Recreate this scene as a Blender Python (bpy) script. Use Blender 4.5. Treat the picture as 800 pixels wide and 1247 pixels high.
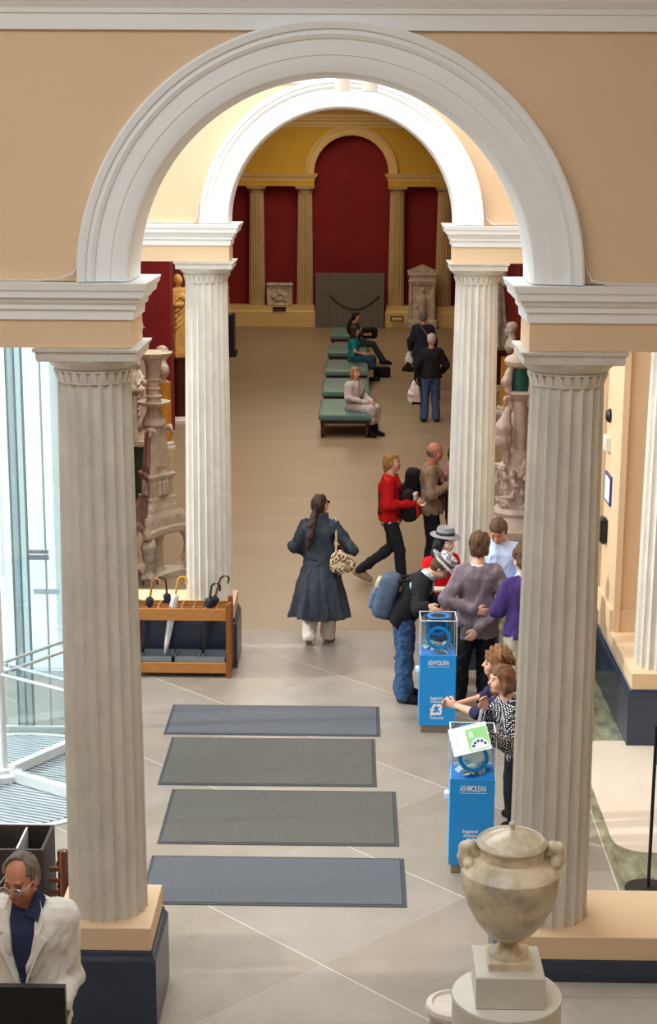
import bpy, bmesh, math, random
import numpy as np
from mathutils import Vector, Matrix
random.seed(7); rng = np.random.default_rng(7)
S = bpy.context.scene
COL = S.collection
for o in list(bpy.data.objects): bpy.data.objects.remove(o)

# ------------------------------------------------------------------ camera
F_PX, PITCH, YAW, ROLL, CAM_X, CAM_H = 1958.1, 0.2221, 0.0156, 0.0055, 0.138, 5.30
cam = bpy.data.objects.new('camera', bpy.data.cameras.new('camera')); COL.objects.link(cam)
cam.data.sensor_fit = 'VERTICAL'; cam.data.sensor_height = 36.0
cam.data.lens = 36.0 * F_PX / 1247.0
cam.data.clip_end = 300
sy, cy, sp, cp = math.sin(YAW), math.cos(YAW), math.sin(PITCH), math.cos(PITCH)
fw = Vector((-sy*cp, cy*cp, -sp)); ri = Vector((cy, sy, 0)); up = Vector((-sy*sp, cy*sp, cp))
sr, cr = math.sin(ROLL), math.cos(ROLL)
r2 = ri*cr + up*sr; u2 = up*cr - ri*sr
cam.matrix_world = Matrix(((r2.x, u2.x, -fw.x, CAM_X), (r2.y, u2.y, -fw.y, 0), (r2.z, u2.z, -fw.z, CAM_H), (0, 0, 0, 1)))
S.camera = cam
S.cycles.transparent_max_bounces = 48

# ------------------------------------------------------------------ world, daylight, gallery fill, exposure
world = bpy.data.worlds.new('sky'); S.world = world; world.use_nodes = True
bg = world.node_tree.nodes['Background']; bg.inputs[0].default_value = (0.90, 0.96, 1.0, 1); bg.inputs[1].default_value = 1.8
S.view_settings.view_transform = 'Standard'; S.view_settings.look = 'None'
S.view_settings.gamma = 1.0; S.view_settings.use_curve_mapping = False
S.view_settings.exposure = 0.25
def area(name, loc, rot, sx, sy_, energy, color):
    l = bpy.data.lights.new(name, 'AREA'); l.shape = 'RECTANGLE'; l.size = sx; l.size_y = sy_; l.energy = energy; l.color = color
    o = bpy.data.objects.new(name, l); COL.objects.link(o); o.location = loc; o.rotation_euler = rot; return o
area('skylight_entrance', (-0.6, 12.6, 7.9), (0, 0, 0), 4.2, 5.6, 215, (0.93, 0.965, 1.0))
area('skylight_atrium', (-1.6, 4.4, 7.55), (math.radians(10), 0, 0), 4.6, 4.4, 95, (0.90, 0.95, 1.0))
area('fill_gallery', (-1.4, 25.5, 6.75), (0, 0, 0), 2.8, 17.0, 640, (1.0, 0.94, 0.83))  # added warm fill under the closed gallery ceiling, not a real opening
area('fill_gallery_end', (-0.8, 43.5, 6.75), (0, 0, 0), 2.4, 8.0, 230, (1.0, 0.84, 0.60))  # second added fill, brightens the far end of the gallery
sun = bpy.data.lights.new('sun', 'SUN'); sun.energy = 2.2; sun.angle = math.radians(3); sun.color = (1, 0.95, 0.86)
so = bpy.data.objects.new('sun', sun); COL.objects.link(so)
so.rotation_euler = Vector((0.86, 0.10, -0.50)).to_track_quat('-Z', 'Y').to_euler()

# ------------------------------------------------------------------ materials
MATS = {}
def mat(name, c, c2=None, rough=0.6, scale=6.0, bump=0.0, bscale=40.0, spec=0.4, metal=0.0, stretch=None, ramp=(0.35, 0.7), coat=0.0):
    if name in MATS: return MATS[name]
    m = bpy.data.materials.new(name); m.use_nodes = True; MATS[name] = m
    nt = m.node_tree; N = nt.nodes; L = nt.links; b = N['Principled BSDF']
    b.inputs['Roughness'].default_value = rough; b.inputs['Metallic'].default_value = metal
    b.inputs['Specular IOR Level'].default_value = spec; b.inputs['Coat Weight'].default_value = coat
    tc = N.new('ShaderNodeTexCoord'); mp = N.new('ShaderNodeMapping'); L.new(tc.outputs['Object'], mp.inputs[0])
    if stretch: mp.inputs['Scale'].default_value = stretch
    c2 = c2 or tuple(x*0.86 for x in c)
    n = N.new('ShaderNodeTexNoise'); n.inputs['Scale'].default_value = scale; n.inputs['Detail'].default_value = 6; n.inputs['Roughness'].default_value = 0.6
    L.new(mp.outputs[0], n.inputs['Vector'])
    r = N.new('ShaderNodeValToRGB'); r.color_ramp.elements[0].position = ramp[0]; r.color_ramp.elements[1].position = ramp[1]
    r.color_ramp.elements[0].color = (*c2, 1); r.color_ramp.elements[1].color = (*c, 1)
    L.new(n.outputs['Fac'], r.inputs[0]); L.new(r.outputs[0], b.inputs['Base Color'])
    if bump:
        n2 = N.new('ShaderNodeTexNoise'); n2.inputs['Scale'].default_value = bscale; n2.inputs['Detail'].default_value = 4
        L.new(mp.outputs[0], n2.inputs['Vector'])
        bp = N.new('ShaderNodeBump'); bp.inputs['Strength'].default_value = bump; bp.inputs['Distance'].default_value = 0.02
        L.new(n2.outputs['Fac'], bp.inputs['Height']); L.new(bp.outputs[0], b.inputs['Normal'])
    return m
def srgb(r, g, b):
    f = lambda v: (v/255/12.92) if v/255 <= 0.04045 else ((v/255+0.055)/1.055)**2.4
    return (f(r), f(g), f(b))
def cmat(name, r, g, b, k=0.85, **kw):
    c = srgb(r, g, b); return mat(name, c, tuple(x*k for x in c), **kw)
def glass(name, tint=(0.86, 0.96, 1.0), refl=0.09, rough=0.02):
    m = bpy.data.materials.new(name); m.use_nodes = True; MATS[name] = m
    nt = m.node_tree; N = nt.nodes; L = nt.links; N.remove(N['Principled BSDF'])
    t = N.new('ShaderNodeBsdfTransparent'); t.inputs[0].default_value = (*tint, 1)
    g = N.new('ShaderNodeBsdfGlossy'); g.inputs['Roughness'].default_value = rough
    mx = N.new('ShaderNodeMixShader'); mx.inputs[0].default_value = refl
    L.new(t.outputs[0], mx.inputs[1]); L.new(g.outputs[0], mx.inputs[2]); L.new(mx.outputs[0], N['Material Output'].inputs[0])
    return m
def nodes_of(m): return m.node_tree.nodes, m.node_tree.links, m.node_tree.nodes['Principled BSDF']

WALL = cmat('wall_paint_tan', 226, 196, 160, 0.96, rough=0.75, scale=1.2)
WALL_Y = cmat('wall_paint_ochre', 214, 172, 60, 0.9, rough=0.75, scale=1.5)
WALL_R = cmat('wall_paint_red', 139, 30, 28, 0.8, rough=0.8, scale=2.0)
WHITE = cmat('white_paint', 240, 241, 240, 0.97, rough=0.5, scale=2.0)
TRIMY = cmat('cream_trim_paint', 225, 196, 130, 0.95, rough=0.6)
STONE = cmat('column_stone', 222, 216, 205, 0.84, rough=0.65, scale=5.0, bump=0.2, bscale=25, stretch=(1.6, 1.6, 0.8))
STONE_Y = cmat('cream_column_stone', 200, 176, 128, 0.85, rough=0.7, scale=3.0)
NAVY = cmat('navy_gloss_paint', 52, 62, 82, 0.9, rough=0.28, spec=0.5)
FLOOR_S = cmat('stone_slab', 160, 151, 141, 0.82, rough=0.42, scale=2.2, bump=0.08, bscale=30, spec=0.35)
FLOOR_S2 = cmat('stone_slab_warm', 157, 146, 133, 0.82, rough=0.42, scale=2.6, bump=0.08, bscale=30, spec=0.35)
JOINT = cmat('pale_mortar', 216, 210, 200, 0.9, rough=0.7)
FLOOR_H = cmat('gallery_floor', 156, 138, 110, 0.86, rough=0.4, scale=0.9, bump=0.04, bscale=12, spec=0.3, stretch=(0.5, 1.6, 1))
MARBLE_G = cmat('green_marble', 160, 162, 134, 0.36, rough=0.3, scale=4.0, stretch=(2.4, 0.8, 1), ramp=(0.36, 0.64))
BEIGE_F = cmat('beige_floor', 226, 212, 196, 0.94, rough=0.5)
CONC = cmat('landing_stone', 178, 174, 166, 0.86, rough=0.6, scale=9, bump=0.15, bscale=60)
MATG = cmat('grey_mat', 118, 121, 128, 0.72, rough=0.95, scale=110, bump=0.6, bscale=260, spec=0.1)
MATG2 = cmat('worn_grey_mat', 118, 116, 110, 0.72, rough=0.95, scale=110, bump=0.6, bscale=260, spec=0.1)
MATE = cmat('mat_edge_rubber', 74, 76, 82, 0.8, rough=0.8)
OAK = cmat('oak_wood', 196, 130, 66, 0.7, rough=0.45, scale=7, stretch=(1, 8, 8))
OAK2 = cmat('oak_wood_dark', 150, 88, 42, 0.7, rough=0.45, scale=7, stretch=(8, 8, 1))
ZINC = cmat('zinc_tray', 150, 160, 166, 0.75, rough=0.4, metal=0.4)
BLACK = cmat('black_plastic', 24, 24, 27, 0.8, rough=0.45)
BROWNBOX = cmat('dark_brown_laminate', 58, 46, 44, 0.85, rough=0.5)
WOOD_D = cmat('polished_mahogany', 112, 56, 24, 0.5, rough=0.2, scale=8, stretch=(6, 6, 1), coat=0.3)
METAL = cmat('brushed_metal', 205, 210, 214, 0.92, rough=0.3, metal=0.7)
METAL_W = cmat('satin_white_metal', 226, 229, 230, 0.95, rough=0.35, metal=0.2)
SLATG = cmat('grating_dark', 92, 98, 104, 0.8, rough=0.5)
SLATL = cmat('grating_light', 196, 203, 208, 0.9, rough=0.4, metal=0.2)
BLUE = cmat('donation_blue', 36, 150, 232, 0.97, rough=0.35)
BLUE_D = cmat('donation_blue_side', 60, 160, 225, 0.97, rough=0.3)
BLUE_R = cmat('ring_blue', 24, 130, 205, 0.95, rough=0.25)
STEEL_P = cmat('plinth_steel', 150, 142, 132, 0.9, rough=0.3, metal=0.5)
LETTER = cmat('white_lettering', 244, 246, 248, 1.0, rough=0.5)
ACRYL = glass('clear_acrylic', (0.90, 0.96, 0.99), 0.10)
GLASS = glass('pane_glass', (0.965, 0.99, 0.995), 0.05)
GLASSB = glass('blue_tint_glass', (0.80, 0.88, 0.93), 0.10)
GREEN_E = cmat('glass_edge_green', 60, 150, 90, 0.8, rough=0.2)
TEAL = cmat('teal_leather', 84, 124, 116, 0.86, rough=0.45, scale=10, bump=0.08, bscale=80)
MAHOG = cmat('turned_dark_wood', 62, 36, 26, 0.7, rough=0.4)
GREYP = cmat('grey_fabric_panel', 112, 110, 104, 0.92, rough=0.9)
ROPE = cmat('barrier_rope', 40, 32, 34, 0.8, rough=0.8)
MARB = cmat('aged_marble', 220, 208, 188, 0.62, rough=0.6, scale=6, bump=0.5, bscale=35)
MARB_W = cmat('white_marble', 232, 222, 210, 0.8, rough=0.5, scale=8, bump=0.2, bscale=40)
WARMLIT = cmat('warm_lit_plaster', 226, 176, 92, 0.75, rough=0.6, scale=8)  # statue plaster with warm spotlight painted into its colour
SIENA = cmat('siena_marble', 214, 152, 60, 0.72, rough=0.3, scale=7)
MAROON = cmat('maroon_pedestal', 74, 20, 18, 0.8, rough=0.35)
PORPH = cmat('porphyry', 92, 34, 28, 0.8, rough=0.2)
ALAB = cmat('alabaster', 232, 217, 188, 0.54, rough=0.28, scale=6, ramp=(0.38, 0.62), coat=0.2)
PEDW = cmat('pedestal_stone', 218, 214, 202, 0.93, rough=0.5, scale=12)
VERDE = cmat('verde_marble', 50, 120, 104, 0.5, rough=0.3, scale=14)
LIME = cmat('white_limestone', 246, 245, 240, 0.97, rough=0.8)
PAVE = cmat('street_paving', 232, 231, 228, 0.9, rough=0.8)
CABLE = cmat('cable_white', 225, 222, 214, 0.9, rough=0.5)
SIGNB = cmat('sign_blue', 48, 60, 130, 0.9, rough=0.4)

# ------------------------------------------------------------------ mesh helpers
class MB:
    def __init__(s): s.v = []; s.f = []
    def add(s, vs, fs):
        k = len(s.v); s.v += [tuple(map(float, p)) for p in vs]; s.f += [tuple(i+k for i in f) for f in fs]; return s
    def box(s, x0, x1, y0, y1, z0, z1):
        return s.add([(x0,y0,z0),(x1,y0,z0),(x1,y1,z0),(x0,y1,z0),(x0,y0,z1),(x1,y0,z1),(x1,y1,z1),(x0,y1,z1)],
                     [(0,3,2,1),(4,5,6,7),(0,1,5,4),(1,2,6,5),(2,3,7,6),(3,0,4,7)])
    def bbox(s, x0, x1, y0, y1, z0, z1, c=0.01):          # box with chamfered vertical and top edges
        return s.rings([[(x0+a,y0+b,z),(x1-a,y0+b,z),(x1-a,y1-b,z),(x0+a,y1-b,z)] for z,a,b in ((z0,c,c),(z0+c,0,0),(z1-c,0,0),(z1,c,c))])
    def rings(s, R, cap=True, closed=True):
        n = len(R[0]); vs = [p for r in R for p in r]; fs = []
        m = n if closed else n-1
        for i in range(len(R)-1):
            for j in range(m): fs.append((i*n+j, i*n+(j+1)%n, (i+1)*n+(j+1)%n, (i+1)*n+j))
        if cap: fs.append(tuple(range(n-1,-1,-1))); fs.append(tuple((len(R)-1)*n+j for j in range(n)))
        return s.add(vs, fs)
    def lathe(s, prof, n=32, c=(0,0,0), cap=True, axis=None):
        R = [[(c[0]+r*math.cos(2*math.pi*j/n), c[1]+r*math.sin(2*math.pi*j/n), c[2]+z) for j in range(n)] for r, z in prof]
        return s.rings(R, cap)
    def stack(s, x0, x1, y0, y1, lv):                       # moulded block: (z, outward offset) rings
        return s.rings([[(x0-o,y0-o,z),(x1+o,y0-o,z),(x1+o,y1+o,z),(x0-o,y1+o,z)] for z, o in lv])
    def tube(s, pts, r, n=8, cap=True):
        P = [Vector(p) for p in pts]; R = []
        rr = r if hasattr(r, '__len__') else [r]*len(P)
        ref = None
        for i, p in enumerate(P):
            d = (P[min(i+1, len(P)-1)] - P[max(i-1, 0)]).normalized()
            if ref is None: ref = Vector((0,0,1)) if abs(d.z) < .9 else Vector((1,0,0))
            a = d.cross(ref).normalized(); b = d.cross(a).normalized(); ref = -b if False else ref
            R.append([tuple(p + (a*math.cos(2*math.pi*j/n) + b*math.sin(2*math.pi*j/n))*rr[i]) for j in range(n)])
        return s.rings(R, cap)
    def prism(s, poly, y0, y1):                             # poly in XZ, extruded along Y
        n = len(poly)
        return s.rings([[(x,y0,z) for x,z in poly],[(x,y1,z) for x,z in poly]])
    def prismz(s, poly, z0, z1):
        return s.rings([[(x,y,z0) for x,y in poly],[(x,y,z1) for x,y in poly]])
    def build(s, name, m, parent=None, smooth=False, **tags):
        return link(name, s.v, s.f, m, parent, smooth, **tags)
def link(name, v, f, m, parent=None, smooth=False, fix=True, label=None, cat=None, group=None, kind=None, loc=None, rz=0.0, mids=None):
    me = bpy.data.meshes.new(name); me.from_pydata(v, [], f); me.update()
    if fix:
        bm = bmesh.new(); bm.from_mesh(me); bmesh.ops.recalc_face_normals(bm, faces=bm.faces); bm.to_mesh(me); bm.free()
    ms = m if isinstance(m, (list, tuple)) else [m]
    for x in ms: me.materials.append(x)
    if mids is not None: me.polygons.foreach_set('material_index', mids)
    if smooth:
        me.polygons.foreach_set('use_smooth', [True]*len(me.polygons))
        if smooth != 'all':
            me.set_sharp_from_angle(angle=math.radians(35))
    o = bpy.data.objects.new(name, me); COL.objects.link(o); o.parent = parent
    if loc is not None: o.location = loc
    o.rotation_euler.z = rz
    return tag(o, label, cat, group, kind)
def tag(o, label=None, cat=None, group=None, kind=None):
    if label: o['label'] = label
    if cat: o['category'] = cat
    if group: o['group'] = group
    if kind: o['kind'] = kind
    return o
def thing(name, label, cat, loc=(0,0,0), rz=0.0, group=None, kind=None):
    o = bpy.data.objects.new(name, None); COL.objects.link(o); o.location = loc; o.rotation_euler.z = rz; o.empty_display_size = 0.1
    return tag(o, label, cat, group, kind)
def copy_tree(o, parent=None):
    c = o.copy(); COL.objects.link(c); c.parent = parent
    for ch in list(o.children): copy_tree(ch, c)
    return c
def text_mesh(name, body, size, m, parent, loc, rot, xs=1.0, bold=0.0, align='CENTER'):
    cu = bpy.data.curves.new(name, 'FONT'); cu.body = body; cu.size = size; cu.align_x = align; cu.offset = bold; cu.extrude = 0.0008; cu.resolution_u = 3
    t = bpy.data.objects.new(name, cu); COL.objects.link(t)
    me = bpy.data.meshes.new_from_object(t.evaluated_get(bpy.context.evaluated_depsgraph_get()))
    bpy.data.objects.remove(t)
    me.materials.clear(); me.materials.append(m)
    o = bpy.data.objects.new(name, me); COL.objects.link(o); o.parent = parent; o.location = loc; o.rotation_euler = rot; o.scale = (xs, 1, 1)
    return o

# ------------------------------------------------------------------ implicit surfaces (for bodies, cloth, statues)
def unit(v): v = np.asarray(v, float); return v/max(1e-9, np.linalg.norm(v))
def frame(ez, ref=(1, 0, 0)):
    ez = unit(ez); ex = unit(np.asarray(ref, float) - ez*np.dot(ref, ez)); ey = np.cross(ez, ex); return np.array([ex, ey, ez])
class SDF:
    def __init__(s, vox=0.01): s.vox = vox; s.p = []; s.post = []
    def cone(s, a, b, ra, rb, k=0.02, sub=False):
        a = np.asarray(a, float); b = np.asarray(b, float); R = max(ra, rb)
        def f(X, Y, Z):
            d = b-a; L2 = max(1e-9, d@d)
            t = np.clip(((X-a[0])*d[0]+(Y-a[1])*d[1]+(Z-a[2])*d[2])/L2, 0, 1)
            return np.sqrt((X-a[0]-t*d[0])**2+(Y-a[1]-t*d[1])**2+(Z-a[2]-t*d[2])**2) - (ra+(rb-ra)*t)
        s.p.append((f, np.minimum(a, b)-R, np.maximum(a, b)+R, k, sub)); return s
    def chain(s, pts, rs, k=0.02):
        for i in range(len(pts)-1): s.cone(pts[i], pts[i+1], rs[i], rs[i+1], k)
        return s
    def ell(s, c, r, M=None, k=0.02, sub=False):
        c = np.asarray(c, float); r = np.asarray(r, float); M = np.eye(3) if M is None else np.asarray(M)
        def f(X, Y, Z):
            x, y, z = X-c[0], Y-c[1], Z-c[2]
            q = [(M[i][0]*x+M[i][1]*y+M[i][2]*z)/r[i] for i in range(3)]
            k0 = np.sqrt(q[0]**2+q[1]**2+q[2]**2); k1 = np.sqrt((q[0]/r[0])**2+(q[1]/r[1])**2+(q[2]/r[2])**2)+1e-6
            return k0*(k0-1)/k1
        R = max(r); s.p.append((f, c-R, c+R, k, sub)); return s
    def box(s, c, h, M=None, r=0.01, k=0.0, sub=False):
        c = np.asarray(c, float); h = np.asarray(h, float); M = np.eye(3) if M is None else np.asarray(M)
        def f(X, Y, Z):
            x, y, z = X-c[0], Y-c[1], Z-c[2]
            q = [np.abs(M[i][0]*x+M[i][1]*y+M[i][2]*z)-h[i]+r for i in range(3)]
            return np.sqrt(np.maximum(q[0],0)**2+np.maximum(q[1],0)**2+np.maximum(q[2],0)**2)+np.minimum(np.maximum(np.maximum(q[0],q[1]),q[2]),0)-r
        R = np.linalg.norm(h); s.p.append((f, c-R, c+R, k, sub)); return s
    def stack(s, o, M, lv, k=0.02, sub=False, folds=0, fa=0.0, fp=0.0):   # lofted ellipses; lv: (z, rx, ry, ox, oy) in frame M at o
        o = np.asarray(o, float); M = np.asarray(M); lv = np.array([tuple(l)+(0,)*(5-len(l)) for l in lv], float)
        lv = lv[np.argsort(lv[:,0])]
        def f(X, Y, Z):
            x, y, z = X-o[0], Y-o[1], Z-o[2]
            a = M[0][0]*x+M[0][1]*y+M[0][2]*z; b = M[1][0]*x+M[1][1]*y+M[1][2]*z; c = M[2][0]*x+M[2][1]*y+M[2][2]*z
            g = lambda i: np.interp(c, lv[:,0], lv[:,i]).astype(np.float32)
            rx, ry = g(1), g(2); a = a-g(3); b = b-g(4)
            if folds:
                fall = np.clip((lv[-1,0]-c)/max(1e-6, lv[-1,0]-lv[0,0]), 0, 1)
                th = np.arctan2(b, a); w = 1+fa*fall*(np.sin(folds*th+fp)+0.5*np.sin((folds*2-3)*th+fp*2+c*4)); rx = rx*w; ry = ry*w
            q = np.sqrt((a/rx)**2+(b/ry)**2); k1 = np.sqrt((a/rx**2)**2+(b/ry**2)**2)+1e-6
            d = q*(q-1)/k1
            return np.maximum(d, np.maximum(lv[0,0]-c, c-lv[-1,0]))
        R = max(lv[:,1].max()+abs(lv[:,3]).max(), lv[:,2].max()+abs(lv[:,4]).max())*(1+fa*1.6)
        pts = [o+M[2]*lv[i,0]+sg*M[j]*R for i in (0,-1) for j in (0,1) for sg in (-1,1)]
        s.p.append((f, np.min(pts,0), np.max(pts,0), k, sub)); return s
    def func(s, f, lo, hi, k=0.0, sub=False):
        s.p.append((f, np.asarray(lo, float), np.asarray(hi, float), k, sub)); return s
    def cut(s, pt, n):                                        # keep the half space n.(p-pt) < 0
        s.post.append(('cut', np.asarray(pt, float), unit(n))); return s
    def rough(s, amp, freq, seed=0, zs=1.0): s.post.append(('noise', amp, freq, seed, zs)); return s
    def field(s):
        lo = np.min([p[1] for p in s.p if not p[4]], 0)-3*s.vox; hi = np.max([p[2] for p in s.p if not p[4]], 0)+3*s.vox
        n = np.ceil((hi-lo)/s.vox).astype(int)+1
        ax = [(lo[i]+s.vox*np.arange(n[i])).astype(np.float32) for i in range(3)]
        F = np.full(n, 1.0, np.float32)
        for f, a, b, k, sub in s.p:
            pad = k+3*s.vox
            i0 = np.clip(np.floor((a-pad-lo)/s.vox).astype(int), 0, n); i1 = np.clip(np.ceil((b+pad-lo)/s.vox).astype(int)+1, 0, n)
            if (i1 <= i0).any(): continue
            sl = tuple(slice(i0[i], i1[i]) for i in range(3))
            X = ax[0][sl[0]][:,None,None]; Y = ax[1][sl[1]][None,:,None]; Z = ax[2][sl[2]][None,None,:]
            d = np.broadcast_to(f(X, Y, Z), F[sl].shape); c = F[sl]
            if sub: F[sl] = np.maximum(c, -d)
            elif k > 0:
                h = np.maximum(k-np.abs(c-d), 0)/k; F[sl] = np.minimum(c, d)-h*h*k*0.25
            else: F[sl] = np.minimum(c, d)
        X = ax[0][:,None,None]; Y = ax[1][None,:,None]; Z = ax[2][None,None,:]
        for q in s.post:
            if q[0] == 'cut':
                F = np.maximum(F, (X-q[1][0])*q[2][0]+(Y-q[1][1])*q[2][1]+(Z-q[1][2])*q[2][2])
            else:
                _, amp, fr, sd, zs = q; g = np.random.default_rng(sd); T = 0
                for i in range(4):
                    w = g.normal(size=3); w[2] *= zs; w *= fr*(1+0.5*i)/max(.2, np.linalg.norm(w)); w2 = g.normal(size=3)*fr*0.5
                    T = T+np.sin(w[0]*X+w[1]*Y+w[2]*Z+g.uniform(0,6)+1.5*np.sin(w2[0]*X+w2[1]*Y+w2[2]*Z))
                F = F+(amp*0.5*T).astype(np.float32)
        for a in range(3):
            sl = [slice(None)]*3
            for e in (0, -1): sl[a] = e; F[tuple(sl)] = 1.0
        return F, lo
    def mesh(s):
        F, lo = s.field(); I = F < 0; nx, ny, nz = F.shape
        C = np.zeros((nx-1, ny-1, nz-1), np.int8); cs = [(i,j,k) for i in (0,1) for j in (0,1) for k in (0,1)]
        for i,j,k in cs: C += I[i:nx-1+i, j:ny-1+j, k:nz-1+k]
        A = np.argwhere((C > 0) & (C < 8))
        if len(A) == 0: return [], []
        idx = np.full(C.shape, -1, np.int32); idx[A[:,0],A[:,1],A[:,2]] = np.arange(len(A))
        V = {c: F[A[:,0]+c[0], A[:,1]+c[1], A[:,2]+c[2]] for c in cs}
        acc = np.zeros((len(A),3)); cnt = np.zeros(len(A))
        for c in cs:
            for a in range(3):
                if c[a] == 0:
                    e = list(c); e[a] = 1; e = tuple(e); va, vb = V[c], V[e]; m = (va < 0) != (vb < 0)
                    t = np.where(m, va/np.where(m, va-vb, 1), 0); p = np.tile(np.array(c, float), (len(A),1)); p[:,a] += t
                    acc[m] += p[m]; cnt[m] += 1
        verts = lo+(A+acc/cnt[:,None])*s.vox
        quads = []
        for a in range(3):
            sa = [slice(None)]*3; sb = [slice(None)]*3; sa[a] = slice(0,-1); sb[a] = slice(1,None)
            ch = I[tuple(sa)] != I[tuple(sb)]; E = np.argwhere(ch)
            b, c = (a+1)%3, (a+2)%3
            E = E[(E[:,b] > 0) & (E[:,c] > 0) & (E[:,b] < F.shape[b]-1) & (E[:,c] < F.shape[c]-1)]
            q = []
            for db, dc in ((-1,-1),(0,-1),(0,0),(-1,0)):
                G = E.copy(); G[:,b] += db; G[:,c] += dc; q.append(idx[G[:,0],G[:,1],G[:,2]])
            q = np.stack(q, 1); ins = I[E[:,0],E[:,1],E[:,2]]; q[~ins] = q[~ins][:, ::-1]; quads.append(q)
        quads = np.concatenate(quads)
        return verts, quads
    def build(s, name, m, parent=None, mids=None, **kw):
        v, q = s.mesh()
        me = bpy.data.meshes.new(name)
        me.vertices.add(len(v)); me.vertices.foreach_set('co', np.asarray(v, np.float32).ravel())
        me.loops.add(len(q)*4); me.loops.foreach_set('vertex_index', q.ravel().astype(np.int32))
        me.polygons.add(len(q)); me.polygons.foreach_set('loop_start', np.arange(0, len(q)*4, 4, dtype=np.int32))
        ms = m if isinstance(m, (list, tuple)) else [m]
        for x in ms: me.materials.append(x)
        me.update(calc_edges=True); me.validate()
        me.polygons.foreach_set('use_smooth', np.ones(len(me.polygons), bool))
        if mids is not None:
            me.polygons.foreach_set('material_index', mids(v[q].mean(1)).astype(np.int32))
        o = bpy.data.objects.new(name, me); COL.objects.link(o); o.parent = parent
        loc = kw.pop('loc', None); rz = kw.pop('rz', 0)
        if loc is not None: o.location = loc
        o.rotation_euler.z = rz
        return tag(o, **kw)
# ================================================================== the setting
Y1, Y2, YF, CX = 9.24, 16.36, 49.6, 1.367
ZP, ZCAP, ZI0, ZI1, ZA = 0.68, 4.20, 4.36, 4.57, 4.575
floor = MB().box(-4.05, 6, -4, 52, -0.30, -0.02).build('floor', FLOOR_H, kind='structure')
MB().box(-4.05, 6, 17.40, 50, -0.02, 0.0).build('gallery_pavement', FLOOR_H, floor)
MB().box(-3.4, 2.12, 7.0, 17.40, -0.02, -0.0012).build('joint_bed', JOINT, floor)
MB().box(-3.4, 4.5, -3.5, 7.0, -0.02, 0.0).build('atrium_pavement', FLOOR_S, floor)
def clip_poly(poly, ax, lim, keep_less):
    out = []
    for i in range(len(poly)):
        a, b = poly[i-1], poly[i]; ia = (a[ax] <= lim) == keep_less; ib = (b[ax] <= lim) == keep_less
        if ia != ib:
            t = (lim-a[ax])/(b[ax]-a[ax]); out.append(tuple(a[k]+t*(b[k]-a[k]) for k in (0,1)))
        if ib: out.append(b)
    return out
step, g = 2.03, 0.007
for i in range(-4, 9):
    for j in range(-8, 6):
        s0, s1 = 9.74+i*step-step*0, 9.74+(i+1)*step; d0, d1 = -9.83+j*step-2*step, -9.83+(j+1)*step-2*step
        s0 += g; s1 -= g; d0 += g*.5; d1 -= g*.5
        P = [((s+d)/2, (s-d)/2) for s, d in ((s0,d0),(s1,d0),(s1,d1),(s0,d1))]
        for ax, lim, kl in ((0, 2.11, True), (0, -3.39, False), (1, 17.39, True), (1, 7.01, False)):
            P = clip_poly(P, ax, lim, kl)
            if len(P) < 3: break
        if len(P) >= 3: MB().prismz(P, -0.019, 0.0).build('slab', FLOOR_S if (i+j)%2 else FLOOR_S2, floor)
# right-hand aisle: veined green marble around a pale panel with rounded corners
MB().box(2.12, 6, 7.0, 17.40, -0.02, -0.001).build('marble_paving', MARBLE_G, floor)
pan = []
for (cx_, cy_, a0) in ((2.46, 11.85, 180), (3.6, 11.85, 270), (3.6, 13.75, 0), (2.46, 13.75, 90)):
    for t in range(0, 91, 15):
        a = math.radians(a0+t); pan.append((cx_+0.26*math.cos(a), cy_+0.26*math.sin(a)))
MB().prismz(pan, -0.015, 0.004).build('pale_panel', BEIGE_F, floor)
MB().box(2.60, 2.615, 11.65, 13.95, 0.0035, 0.0055).build('panel_joint', JOINT, floor)
# raised stone landing in front of the right-hand plinth
ld = thing('stair_landing', None, None, kind='structure')
MB().bbox(1.22, 5.0, 8.70, 8.90, 0.0, 0.40, 0.006).build('slab', CONC, ld)
MB().bbox(1.22, 3.2, 4.2, 8.694, 0.0, 0.40, 0.006).build('slab', CONC, ld)
MB().bbox(3.206, 5.0, 4.2, 8.694, 0.0, 0.40, 0.006).build('slab', CONC, ld)
MB().box(-40, -3.5, -20, 60, -0.25, -0.1).build('street', PAVE, kind='structure')

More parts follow.
